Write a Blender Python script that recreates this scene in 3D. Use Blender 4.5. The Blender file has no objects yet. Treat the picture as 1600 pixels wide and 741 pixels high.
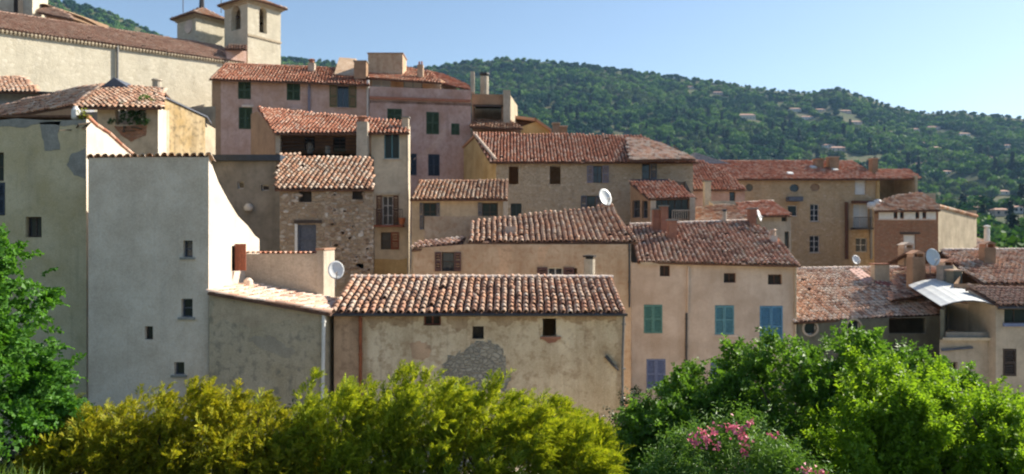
import bpy, math, random
import numpy as np
from mathutils import Vector, noise as mnoise
R = math.radians
random.seed(7); RNG = np.random.default_rng(7)
scene = bpy.context.scene
C = scene.collection
# ------------------------------------------------------------------ camera, sky, sun, exposure
CZ = 12.0; FPX = 1186.0; HOR = 370.5
cd = bpy.data.cameras.new('camera'); cam = bpy.data.objects.new('camera', cd); C.objects.link(cam)
cam.location = (0, 0, CZ); cam.rotation_euler = (R(90), 0, 0)
cd.sensor_width = 36.0; cd.lens = FPX/1600*36; cd.clip_start = .1; cd.clip_end = 20000
cd.dof.use_dof = True; cd.dof.focus_distance = 2.4; cd.dof.aperture_fstop = 4.4
scene.camera = cam
SUN_EL, SUN_AZ = R(36), R(66)            # azimuth from +Y towards +X
world = bpy.data.worlds.new('World'); scene.world = world; world.use_nodes = True
nt = world.node_tree; bg = nt.nodes['Background']
sky = nt.nodes.new('ShaderNodeTexSky'); sky.sky_type = 'NISHITA'; sky.sun_disc = False
sky.sun_elevation = SUN_EL; sky.sun_rotation = SUN_AZ; sky.altitude = 100
sky.air_density = 1.0; sky.dust_density = .5; sky.ozone_density = .7
nt.links.new(sky.outputs[0], bg.inputs[0]); bg.inputs[1].default_value = .074
sl = bpy.data.lights.new('sun', 'SUN'); sun = bpy.data.objects.new('sun', sl); C.objects.link(sun)
sl.energy = 4.6; sl.angle = R(.5); sl.color = (1, .93, .80)
sd = Vector((math.sin(SUN_AZ)*math.cos(SUN_EL), math.cos(SUN_AZ)*math.cos(SUN_EL), math.sin(SUN_EL)))
sun.rotation_euler = sd.to_track_quat('Z', 'Y').to_euler(); sun.location = (60, 20, 60)
vs = scene.view_settings; vs.view_transform = 'Standard'; vs.look = 'None'; vs.gamma = 1; vs.exposure = 1.14
vs.use_curve_mapping = False
scene.render.engine = 'CYCLES'
scene.cycles.use_denoising = True
scene.cycles.max_bounces = 6; scene.cycles.diffuse_bounces = 3; scene.cycles.transparent_max_bounces = 6
scene.cycles.volume_bounces = 0
scene.cycles.sample_clamp_indirect = 6

# ------------------------------------------------------------------ materials
def mat(name):
    m = bpy.data.materials.new(name); m.use_nodes = True
    return m, m.node_tree.nodes, m.node_tree.links, m.node_tree.nodes['Principled BSDF']
def c4(c): return (c[0], c[1], c[2], 1)
def ramp(N, stops, interp='LINEAR'):
    r = N.new('ShaderNodeValToRGB'); e = r.color_ramp.elements; r.color_ramp.interpolation = interp
    while len(e) > 1: e.remove(e[-1])
    e[0].position = stops[0][0]; e[0].color = c4(stops[0][1])
    for p, c in stops[1:]:
        x = e.new(p); x.color = c4(c)
    return r
def mixc(N, L, fac, a, b, mode='MIX'):
    m = N.new('ShaderNodeMix'); m.data_type = 'RGBA'; m.blend_type = mode
    for s, v in ((0, fac), (6, a), (7, b)):
        if isinstance(v, (int, float)): m.inputs[s].default_value = v
        elif isinstance(v, tuple): m.inputs[s].default_value = c4(v)
        else: L.new(v, m.inputs[s])
    return m.outputs[2]
def noise_tex(N, L, scale, detail=4, rough=.6, vec=None, stretch=None):
    n = N.new('ShaderNodeTexNoise'); n.inputs['Scale'].default_value = scale
    n.inputs['Detail'].default_value = detail; n.inputs['Roughness'].default_value = rough
    g = N.new('ShaderNodeNewGeometry')
    v = g.outputs['Position']
    if stretch:
        mp = N.new('ShaderNodeMapping'); mp.inputs['Scale'].default_value = stretch; L.new(v, mp.inputs[0]); v = mp.outputs[0]
    L.new(v, n.inputs['Vector'])
    return n.outputs['Fac']
def sharp(N, L, f, lo, hi):
    m = N.new('ShaderNodeMapRange'); m.inputs[1].default_value = lo; m.inputs[2].default_value = hi; L.new(f, m.inputs[0]); return m.outputs[0]
def bump(N, L, h, b, strength=.4, dist=.03):
    bp = N.new('ShaderNodeBump'); bp.inputs['Strength'].default_value = strength; bp.inputs['Distance'].default_value = dist
    L.new(h, bp.inputs['Height']); L.new(bp.outputs[0], b.inputs['Normal'])
def mul(c, k): return tuple(min(1, x*k) for x in c)
def plaster(name, base, dark=None, light=None, stain=.45, streak=.35, bstr=.35, pscale=.9):
    """old lime render: mottled, streaked below, patched"""
    m, N, L, b = mat(name)
    dark = dark or mul(base, .62); light = light or mul(base, 1.22)
    n1 = noise_tex(N, L, pscale, 6, .62)
    n2 = noise_tex(N, L, 4.5, 5, .6)
    n3 = noise_tex(N, L, 1.6, 4, .6, stretch=(1, 1, .12))
    col = mixc(N, L, sharp(N, L, n1, .36, .64), mul(base, .84), light)
    f = N.new('ShaderNodeMath'); f.operation = 'MULTIPLY'; f.inputs[1].default_value = stain
    L.new(sharp(N, L, n2, .50, .66), f.inputs[0])
    col = mixc(N, L, f.outputs[0], col, mul(dark, 1.25))
    f2 = N.new('ShaderNodeMath'); f2.operation = 'MULTIPLY'; f2.inputs[1].default_value = streak
    L.new(sharp(N, L, n3, .50, .75), f2.inputs[0])
    col = mixc(N, L, f2.outputs[0], col, dark)
    n5 = noise_tex(N, L, 5.5, 3, .6, stretch=(1, 1, .045))            # fine drip lines
    f3 = N.new('ShaderNodeMath'); f3.operation = 'MULTIPLY'; f3.inputs[1].default_value = streak*.75
    L.new(sharp(N, L, n5, .55, .75), f3.inputs[0]); col = mixc(N, L, f3.outputs[0], col, mul(dark, .9))
    n4 = noise_tex(N, L, 26, 3, .7)
    col = mixc(N, L, .30, col, sharp(N, L, n4, .2, .8), 'OVERLAY')
    L.new(col, b.inputs['Base Color']); b.inputs['Roughness'].default_value = .92
    b.inputs['Specular IOR Level'].default_value = .15
    bump(N, L, n4, b, bstr, .03)
    return m
def stone(name, cols, mortar, scale=4.6, mort=.055, bstr=.8):
    m, N, L, b = mat(name)
    g = N.new('ShaderNodeNewGeometry')
    mp = N.new('ShaderNodeMapping'); mp.inputs['Scale'].default_value = (1, 1, 1.55); L.new(g.outputs['Position'], mp.inputs[0])
    # wobble the coordinates so that no two stones look cut
    nz = N.new('ShaderNodeTexNoise'); nz.inputs['Scale'].default_value = 3; L.new(mp.outputs[0], nz.inputs['Vector'])
    add = N.new('ShaderNodeVectorMath'); add.operation = 'MULTIPLY_ADD'; add.inputs[1].default_value = (.22, .22, .22)
    L.new(nz.outputs['Color'], add.inputs[0]); L.new(mp.outputs[0], add.inputs[2])
    v = N.new('ShaderNodeTexVoronoi'); v.inputs['Scale'].default_value = scale; L.new(add.outputs[0], v.inputs['Vector'])
    e = N.new('ShaderNodeTexVoronoi'); e.feature = 'DISTANCE_TO_EDGE'; e.inputs['Scale'].default_value = scale; L.new(add.outputs[0], e.inputs['Vector'])
    sep = N.new('ShaderNodeSeparateColor'); L.new(v.outputs['Color'], sep.inputs[0])
    k = len(cols); rp = ramp(N, [(i/max(1, k-1), c) for i, c in enumerate(cols)]); L.new(sep.outputs[0], rp.inputs[0])
    f = sharp(N, L, e.outputs['Distance'], mort*.4, mort*1.8)
    col = mixc(N, L, f, mortar, rp.outputs[0])
    n2 = noise_tex(N, L, .8, 5, .6)
    col = mixc(N, L, sharp(N, L, n2, .46, .72), col, mixc(N, L, .5, col, mul(mortar, .8)))
    n3 = noise_tex(N, L, 1.3, 4, .6, stretch=(1, 1, .15))
    f2 = N.new('ShaderNodeMath'); f2.operation = 'MULTIPLY'; f2.inputs[1].default_value = .45
    L.new(sharp(N, L, n3, .5, .8), f2.inputs[0])
    col = mixc(N, L, f2.outputs[0], col, mul(mortar, .45))
    L.new(col, b.inputs['Base Color']); b.inputs['Roughness'].default_value = .95; b.inputs['Specular IOR Level'].default_value = .1
    bump(N, L, f, b, bstr, .05)
    return m
def tile_mat(name, cols, lichen=(.26, .23, .17), lich=.5, dark=.4):
    m, N, L, b = mat(name)
    g = N.new('ShaderNodeNewGeometry'); oi = N.new('ShaderNodeObjectInfo')
    a = N.new('ShaderNodeMath'); a.operation = 'ADD'; L.new(g.outputs['Random Per Island'], a.inputs[0]); L.new(oi.outputs['Random'], a.inputs[1])
    fr = N.new('ShaderNodeMath'); fr.operation = 'FRACT'; L.new(a.outputs[0], fr.inputs[0])
    rp = ramp(N, [(i/len(cols), c) for i, c in enumerate(cols)], 'CONSTANT'); L.new(fr.outputs[0], rp.inputs[0])
    n1 = noise_tex(N, L, 9, 4, .65); n2 = noise_tex(N, L, .7, 4, .6)
    f = N.new('ShaderNodeMath'); f.operation = 'MULTIPLY'; f.inputs[1].default_value = lich; L.new(sharp(N, L, n1, .46, .64), f.inputs[0])
    col = mixc(N, L, f.outputs[0], rp.outputs[0], lichen)
    f2 = N.new('ShaderNodeMath'); f2.operation = 'MULTIPLY'; f2.inputs[1].default_value = dark; L.new(sharp(N, L, n2, .5, .72), f2.inputs[0])
    col = mixc(N, L, f2.outputs[0], col, mul(cols[0], .4))
    L.new(col, b.inputs['Base Color']); b.inputs['Roughness'].default_value = .9; b.inputs['Specular IOR Level'].default_value = .15
    bump(N, L, n1, b, .35, .01)
    return m
def plain(name, base, rough=.6, var=.25, metal=0, scale=6, spec=.4):
    m, N, L, b = mat(name)
    n = noise_tex(N, L, scale, 4, .6)
    col = mixc(N, L, sharp(N, L, n, .35, .7), mul(base, 1-var), mul(base, 1+var*.6))
    L.new(col, b.inputs['Base Color']); b.inputs['Roughness'].default_value = rough; b.inputs['Metallic'].default_value = metal
    b.inputs['Specular IOR Level'].default_value = spec
    return m
def leaf_mat(name, cols, trans=.35, rough=.45, tcol=None, spec=.35):
    m, N, L, b = mat(name)
    g = N.new('ShaderNodeNewGeometry')
    rp = ramp(N, [(i/max(1, len(cols)-1), c) for i, c in enumerate(cols)]); L.new(g.outputs['Random Per Island'], rp.inputs[0])
    L.new(rp.outputs[0], b.inputs['Base Color']); b.inputs['Roughness'].default_value = rough; b.inputs['Specular IOR Level'].default_value = spec
    t = N.new('ShaderNodeBsdfTranslucent')
    L.new(mixc(N, L, 1.0, rp.outputs[0], tcol or (1.3, 1.35, .6), 'MULTIPLY'), t.inputs[0])
    mx = N.new('ShaderNodeMixShader'); mx.inputs[0].default_value = trans
    L.new(b.outputs[0], mx.inputs[1]); L.new(t.outputs[0], mx.inputs[2])
    L.new(mx.outputs[0], N['Material Output'].inputs[0])
    return m

M = {}
M['white_render'] = plaster('white_render', (.71, .60, .475), (.40, .34, .28), (.75, .66, .55), stain=.22, streak=.25)
M['olive_render'] = plaster('olive_render', (.58, .485, .285), (.27, .24, .17), (.61, .53, .36), stain=.3, streak=.4)
M['grey_cement'] = plaster('grey_cement', (.50, .42, .29), (.17, .16, .13), (.50, .43, .32), stain=.7, streak=.5, bstr=.6)
M['cement_patch'] = plaster('cement_patch', (.27, .265, .24), (.15, .15, .14), stain=.5)
M['barn_render'] = plaster('barn_render', (.72, .565, .37), (.34, .23, .14), (.80, .66, .47), stain=.7, streak=.6, bstr=.5)
M['peach_render'] = plaster('peach_render', (.56, .38, .25), (.22, .14, .09), stain=.5)
M['pink_render'] = plaster('pink_render', (.58, .37, .275), (.30, .19, .15), (.60, .42, .36), stain=.4, streak=.3)
M['rose_render'] = plaster('rose_render', (.54, .335, .265), (.28, .17, .14), (.58, .41, .36), stain=.5, streak=.3)
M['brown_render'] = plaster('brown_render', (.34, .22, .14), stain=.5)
M['cream_render'] = plaster('cream_render', (.56, .47, .345), (.33, .26, .18), stain=.3, streak=.35)
M['ochre_render'] = plaster('ochre_render', (.53, .355, .155), (.30, .20, .09), (.59, .43, .22), stain=.35)
M['stain_ochre'] = plaster('stain_ochre', (.50, .345, .16), (.13, .10, .06), (.56, .43, .26), stain=.8, streak=.6)
M['terra_render'] = plaster('terra_render', (.56, .39, .255), (.33, .18, .10), (.62, .46, .32), stain=.6, streak=.45)
M['sand_render'] = plaster('sand_render', (.61, .49, .385), (.40, .29, .21), (.67, .56, .46), stain=.3, streak=.35)
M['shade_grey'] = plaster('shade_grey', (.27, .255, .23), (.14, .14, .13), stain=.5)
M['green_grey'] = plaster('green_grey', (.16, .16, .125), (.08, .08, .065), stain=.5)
M['dove_render'] = plaster('dove_render', (.47, .405, .32), (.28, .23, .18), stain=.35)
M['taupe_render'] = plaster('taupe_render', (.46, .38, .27), (.27, .21, .15), stain=.4, streak=.5)
M['church_stone'] = stone('church_stone', [(.54, .48, .365), (.60, .545, .425), (.57, .51, .39), (.66, .60, .48), (.50, .44, .33)], (.585, .525, .405), scale=3.2, bstr=.22)
M['rubble'] = stone('rubble', [(.29, .20, .13), (.42, .32, .22), (.33, .24, .16), (.50, .41, .32), (.37, .27, .18), (.58, .52, .44)], (.42, .32, .22))
M['rubble_grey'] = stone('rubble_grey', [(.40, .295, .19), (.54, .43, .31), (.47, .365, .25), (.60, .49, .37)], (.52, .41, .295))
M['rubble_dark'] = stone('rubble_dark', [(.32, .29, .24), (.44, .40, .33), (.37, .335, .275), (.50, .45, .37)], (.41, .37, .305), scale=6, bstr=.9)
M['barn_stain'] = plaster('barn_stain', (.50, .355, .22), (.24, .15, .09), (.60, .45, .30), stain=.8, streak=.6)
M['dull_cement'] = plaster('dull_cement', (.36, .32, .25), stain=.5)
M['rubble_gold'] = stone('rubble_gold', [(.48, .33, .18), (.60, .44, .27), (.53, .38, .22), (.66, .51, .34)], (.58, .42, .26))
M['brick_red'] = stone('brick_red', [(.33, .15, .09), (.40, .20, .12), (.30, .16, .10), (.44, .26, .17)], (.37, .22, .14), scale=6)
M['brick'] = plaster('brick', (.36, .175, .115), (.18, .08, .06), stain=.5)
TILE = {
 'rosy': tile_mat('tile_rosy', [(.62, .345, .225), (.64, .435, .31), (.56, .29, .19), (.65, .47, .35), (.68, .375, .23), (.34, .185, .125), (.62, .385, .265), (.69, .53, .41), (.57, .315, .205), (.64, .445, .325), (.61, .40, .285)], lichen=(.40, .33, .25), lich=.35, dark=.4),
 'tan': tile_mat('tile_tan', [(.54, .29, .185), (.62, .43, .31), (.48, .24, .15), (.60, .46, .35), (.60, .33, .20), (.34, .19, .125), (.64, .50, .39), (.53, .33, .225)], lichen=(.42, .33, .23), lich=.35, dark=.3),
 'red': tile_mat('tile_red', [(.60, .26, .165), (.66, .34, .225), (.54, .22, .135), (.64, .39, .28), (.58, .235, .14), (.40, .165, .105), (.68, .45, .34)], lichen=(.46, .31, .22), lich=.3, dark=.35),
 'mixed': tile_mat('tile_mixed', [(.58, .30, .205), (.66, .46, .35), (.46, .24, .165), (.62, .37, .265), (.30, .165, .12), (.68, .53, .425), (.58, .32, .22), (.52, .38, .285)], lichen=(.38, .30, .22), lich=.35, dark=.45),
 'sun': tile_mat('tile_sun', [(.70, .45, .33), (.76, .60, .48), (.66, .40, .28), (.74, .62, .52), (.76, .52, .38), (.42, .26, .19), (.70, .52, .41)], lich=.2, dark=.05),
 'dun': tile_mat('tile_dun', [(.42, .25, .18), (.46, .31, .235), (.37, .21, .15), (.43, .28, .21), (.39, .24, .175)], lich=.4, dark=.3),
}
M['roof_bed'] = plain('roof_bed', (.15, .08, .052), .95, .4)
M['mortar'] = plaster('mortar', (.68, .56, .47), stain=.5)
M['glass'] = plain('glass', (.02, .03, .04), .08, .1, spec=.6)
M['dim'] = plain('dim', (.035, .028, .022), .8, .4)
M['wood_brown'] = plain('wood_brown', (.13, .055, .03), .7, .4, scale=14)
M['wood_red'] = plain('wood_red', (.27, .085, .045), .7, .35, scale=14)
M['wood_dark'] = plain('wood_dark', (.07, .05, .04), .75, .4, scale=14)
M['paint_white'] = plain('paint_white', (.72, .70, .66), .5, .12)
M['paint_green'] = plain('paint_green', (.05, .085, .045), .6, .35, scale=9)
M['paint_olive'] = plain('paint_olive', (.14, .135, .06), .6, .35, scale=9)
M['paint_teal'] = plain('paint_teal', (.095, .25, .225), .6, .22, scale=9)
M['paint_sea'] = plain('paint_sea', (.115, .285, .345), .6, .22, scale=9)
M['paint_blue'] = plain('paint_blue', (.105, .265, .42), .6, .22, scale=9)
M['paint_violet'] = plain('paint_violet', (.17, .215, .37), .6, .2, scale=9)
M['paint_navy'] = plain('paint_navy', (.035, .05, .075), .6, .3, scale=9)
M['paint_lilac'] = plain('paint_lilac', (.22, .20, .25), .6, .25, scale=9)
M['paint_slate'] = plain('paint_slate', (.11, .12, .15), .6, .3, scale=9)
M['paint_maroon'] = plain('paint_maroon', (.11, .05, .045), .6, .3, scale=9)
M['iron'] = plain('iron', (.06, .055, .055), .5, .3)
M['zinc'] = plain('zinc', (.22, .21, .20), .6, .3, metal=.2)
M['white_dirty'] = plaster('white_dirty', (.47, .42, .36), stain=.3)
M['rust_pipe'] = plain('rust_pipe', (.34, .10, .04), .6, .4)
M['dish'] = plain('dish', (.70, .70, .68), .4, .08)
M['dish_blue'] = plain('dish_blue', (.50, .56, .60), .45, .08)
M['canopy'] = plain('canopy', (.66, .66, .63), .45, .10, scale=2)
M['slate_sheet'] = plain('slate_sheet', (.34, .34, .36), .7, .3)
M['pot'] = plain('pot', (.45, .16, .07), .8, .25)
M['bronze'] = plain('bronze', (.17, .15, .11), .5, .3, metal=.6)

# ------------------------------------------------------------------ geometry helpers
def ray(px, py): return np.array([(px-800)/FPX, 1.0, (HOR-py)/FPX])
def P(px, py, D):
    r = ray(px, py)*D; return np.array([r[0], r[1], r[2]+CZ])
class MB:
    def __init__(s): s.v = []; s.f = []; s.mi = []; s.n = 0
    def add(s, v, f, mi=0):
        v = np.asarray(v, float).reshape(-1, 3)
        s.v.append(v); s.f += [tuple(i+s.n for i in q) for q in f]; s.mi += [mi]*len(f); s.n += len(v)
    def box(s, o, ax, ay, az, mi=0):
        o, ax, ay, az = (np.asarray(q, float) for q in (o, ax, ay, az))
        if np.dot(np.cross(ax, ay), az) < 0: ax, ay = ay, ax
        v = [o, o+ax, o+ax+ay, o+ay, o+az, o+ax+az, o+ax+ay+az, o+ay+az]
        s.add(v, [(3, 2, 1, 0), (4, 5, 6, 7), (0, 1, 5, 4), (1, 2, 6, 5), (2, 3, 7, 6), (3, 0, 4, 7)], mi)
    def tube(s, pts, r, seg=8, mi=0, cap=True, r1=None):
        pts = [np.asarray(p, float) for p in pts]; k = len(pts); vs_ = []
        for i, p in enumerate(pts):
            t = pts[min(i+1, k-1)]-pts[max(i-1, 0)]; t /= (np.linalg.norm(t)+1e-9)
            a = np.cross(t, (0, 0, 1)) if abs(t[2]) < .9 else np.cross(t, (1, 0, 0)); a /= np.linalg.norm(a); b = np.cross(t, a)
            rr = r if r1 is None else r+(r1-r)*i/(k-1)
            for j in range(seg):
                q = 2*math.pi*j/seg; vs_.append(p+rr*(math.cos(q)*a+math.sin(q)*b))
        f = [(i*seg+j, i*seg+(j+1) % seg, (i+1)*seg+(j+1) % seg, (i+1)*seg+j) for i in range(k-1) for j in range(seg)]
        if cap: f += [tuple(range(seg))[::-1], tuple((k-1)*seg+j for j in range(seg))]
        s.add(vs_, f, mi)
    def lathe(s, o, prof, seg=12, axis=(0, 0, 1), mi=0):
        ax = np.asarray(axis, float); ax /= np.linalg.norm(ax)
        a = np.cross(ax, (0, 0, 1)) if abs(ax[2]) < .9 else np.cross(ax, (1, 0, 0)); a /= np.linalg.norm(a); b = np.cross(ax, a)
        vs_ = []
        for h, r in prof:
            for j in range(seg):
                q = 2*math.pi*j/seg; vs_.append(np.asarray(o, float)+h*ax+r*(math.cos(q)*a+math.sin(q)*b))
        k = len(prof)
        f = [(i*seg+j, i*seg+(j+1) % seg, (i+1)*seg+(j+1) % seg, (i+1)*seg+j) for i in range(k-1) for j in range(seg)]
        f += [tuple(range(seg))[::-1], tuple((k-1)*seg+j for j in range(seg))]
        s.add(vs_, f, mi)
    def prism(s, poly, off, mi=0):
        """polygon (3D points) extruded by off"""
        p = [np.asarray(q, float) for q in poly]; k = len(p); off = np.asarray(off, float)
        v = p+[q+off for q in p]
        s.add(v, [tuple(range(k))[::-1], tuple(range(k, 2*k))]+[(i, (i+1) % k, k+(i+1) % k, k+i) for i in range(k)], mi)
    def build(s, name, mats, parent=None, base=None, smooth=False):
        me = bpy.data.meshes.new(name)
        v = np.concatenate(s.v) if s.v else np.zeros((0, 3))
        o = bpy.data.objects.new(name, me); C.objects.link(o)
        loc = base if base is not None else (_root_loc(parent) if parent is not None else np.zeros(3))
        if parent is None: o.location = loc
        me.from_pydata((v-np.asarray(loc)).tolist(), [], s.f)
        mats = mats if isinstance(mats, (list, tuple)) else [mats]
        for m_ in mats: me.materials.append(M[m_] if isinstance(m_, str) else m_)
        if len(mats) > 1: me.polygons.foreach_set('material_index', s.mi)
        if smooth: me.polygons.foreach_set('use_smooth', [True]*len(me.polygons))
        me.update()
        if parent is not None: o.parent = parent
        return o
def _root_loc(o):
    v = np.array(o.location)
    while o.parent is not None: o = o.parent; v = v+np.array(o.location)
    return v
def tag(o, label=None, cat=None, group=None, kind=None):
    if label: o['label'] = label
    if cat: o['category'] = cat
    if group: o['group'] = group
    if kind: o['kind'] = kind
    return o
def empty(name, loc, label, cat, group=None):
    o = bpy.data.objects.new(name, None); C.objects.link(o); o.location = tuple(loc); o.empty_display_size = .3
    return tag(o, label, cat, group)

# one canal tile, x across, y up the slope, z out of it (shared by all tiles picked apart)
def tile_arrays(L_=.40, wb=.084, wt=.068, hb=.088, seg=5):
    v = []; f = []
    for (y, w, h, z) in ((0, wb, hb, .042), (L_, wt, hb*.8, 0.)):
        for j in range(seg+1):
            q = math.pi*j/seg; v.append((w*math.cos(q), y, z+h*math.sin(q)-.02))
    for j in range(seg+1):
        q = math.pi*j/seg; v.append(((wb-.016)*math.cos(q), 0.0, .042+(hb-.016)*math.sin(q)-.02))
    k = seg+1
    for j in range(seg): f.append((j+1, j, k+j, k+j+1)); f.append((j, j+1, 2*k+j+1, 2*k+j))
    # inside skin so that the open end reads hollow
    return np.array(v), f
TV, TF = tile_arrays()
tile_me = {}
def tile_mesh(key):
    if key not in tile_me:
        me = bpy.data.meshes.new('tile'); me.from_pydata(TV.tolist(), [], TF); me.materials.append(TILE[key])
        me.polygons.foreach_set('use_smooth', [i % 2 == 0 for i in range(len(TF))]); tile_me[key] = me
    return tile_me[key]
def inside(poly, x, y):
    r = False; j = len(poly)-1
    for i in range(len(poly)):
        xi, yi = poly[i]; xj, yj = poly[j]
        if (yi > y) != (yj > y) and x < (xj-xi)*(y-yi)/(yj-yi+1e-12)+xi: r = not r
        j = i
    return r
def roof(parent, poly, key='mixed', pitch=.225, row=.30, single=0, ridge=(), ts=1.0, edge=None, seed=1, tiles=True, bed='roof_bed'):
    """poly: coplanar 3D points, the first two are the eave (left, right as seen from outside). Returns the roof part."""
    p = [np.asarray(q, float) for q in poly]
    ex = p[1]-p[0]; ex /= np.linalg.norm(ex)
    nrm = np.zeros(3)
    for i in range(len(p)): nrm += np.cross(p[i]-p[0], p[(i+1) % len(p)]-p[0])
    nrm /= np.linalg.norm(nrm)
    if nrm[2] < 0: nrm = -nrm
    ey = np.cross(nrm, ex)
    if ey[2] < 0: ey = -ey
    b = MB(); b.prism([q-nrm*.10 for q in p], nrm*.085)
    ro = b.build('roof', bed, parent)
    if tiles:
        rg = random.Random(seed)
        q2 = [(float(np.dot(q-p[0], ex)), float(np.dot(q-p[0], ey))) for q in p]
        mx = max(a for a, _ in q2); mn = min(a for a, _ in q2); my = max(c for _, c in q2); mny = min(c for _, c in q2)
        pitch *= ts; row *= ts
        items = []
        nc = int(round((mx-mn)/pitch)); pitch = (mx-mn)/max(1, nc)
        for i in range(nc):
            x = mn+(i+.5)*pitch; dx = rg.uniform(-.012, .012)
            y = mny-.02+rg.uniform(-.03, .02)
            while y < my-.05:
                # against a sloping eave: start each column at the polygon edge
                if inside(q2, x, y+.10) or inside(q2, x, y+.22):
                    sag = mnoise.noise(Vector((x*.55+seed, y*.55, seed*1.7)))*.045+mnoise.noise(Vector((x*2.1, y*2.1+seed, 4)))*.012
                    wx = mnoise.noise(Vector((x*.4, y*.8, seed+9)))*.05
                    if rg.random() > .006: items.append((x+dx+wx+rg.uniform(-.008, .008), y+(rg.uniform(-.09, -.03) if rg.random() < .03 else 0), rg.uniform(-.05, .05)+(rg.uniform(-.2, .2) if rg.random() < .02 else 0), sag+.012+rg.uniform(-.006, .010)))
                y += row*rg.uniform(.96, 1.04)
        base = _root_loc(ro)
        if single:
            items.sort(key=lambda t: t[1])
            from mathutils import Matrix
            for (x, y, rz, dz) in items[:single]:
                o = bpy.data.objects.new('tile', tile_mesh(key)); C.objects.link(o); o.parent = ro
                pos = p[0]+ex*x+ey*y+nrm*dz-base
                m3 = np.stack([ex, ey, nrm], 1); c, s_ = math.cos(rz), math.sin(rz)
                m3 = m3 @ np.array([[c, -s_, 0], [s_, c, 0], [0, 0, 1]])
                mm = Matrix([[*(m3[0]*ts), pos[0]], [*(m3[1]*ts), pos[1]], [*(m3[2]*ts), pos[2]], [0, 0, 0, 1]])
                o.matrix_local = mm
            items = items[single:]
        if items:
            k = len(TV); n = len(items); it = np.array(items)
            c, s_ = np.cos(it[:, 2])[:, None], np.sin(it[:, 2])[:, None]
            tx = (TV[None, :, 0]*c-TV[None, :, 1]*s_)*ts+it[:, 0:1]; ty = (TV[None, :, 0]*s_+TV[None, :, 1]*c)*ts+it[:, 1:2]; tz = TV[None, :, 2]*ts+it[:, 3:4]
            v = p[0]+tx[..., None]*ex+ty[..., None]*ey+tz[..., None]*nrm
            b = MB(); fa = np.array(TF); fa = (fa[None]+np.arange(n)[:, None, None]*k).reshape(-1, 4)
            b.add(v.reshape(-1, 3), [tuple(q) for q in fa.tolist()])
            to = b.build('tiles', TILE[key], ro, smooth=True); to['kind'] = 'stuff'
            sm = np.tile([True, False], len(fa)//2); to.data.polygons.foreach_set('use_smooth', sm)
    if ridge:
        b = MB(); rg = random.Random(seed+5)
        for a_, c_ in ridge:
            a_, c_ = np.asarray(a_, float), np.asarray(c_, float); Ln = np.linalg.norm(c_-a_); k = max(1, int(Ln/.36))
            d_ = (c_-a_)/Ln; sd_ = np.cross(d_, (0, 0, 1)); sd_ /= np.linalg.norm(sd_); up = np.cross(sd_, d_)
            for i in range(k):
                s0 = a_+d_*(i*Ln/k-.02); s1 = a_+d_*((i+1)*Ln/k+.03); vv = []
                for (pt, w, z) in ((s0, .11, .0), (s1, .095, -.012)):
                    zz = z+rg.uniform(-.006, .012)
                    for j in range(6):
                        q = math.pi*j/5; vv.append(pt+sd_*w*math.cos(q)+up*(zz+.10*math.sin(q)-.02))
                b.add(vv, [(j, j+1, 7+j, 6+j) for j in range(5)]+[(0, 1, 2, 3, 4, 5)])
        rt = b.build('ridge_tiles', edge or TILE[key], ro, smooth=False); rt['kind'] = 'stuff'
    return ro
class Plane:
    def __init__(s, pt, nrm): s.p = np.asarray(pt, float); s.n = np.asarray(nrm, float)/np.linalg.norm(nrm)
    def hit(s, px, py):
        r = ray(px, py); o = np.array([0, 0, CZ]); t = np.dot(s.p-o, s.n)/np.dot(r, s.n); return o+r*t
    def at(s, x, y): return np.array([x, y, s.p[2]-((x-s.p[0])*s.n[0]+(y-s.p[1])*s.n[1])/s.n[2]])

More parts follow.
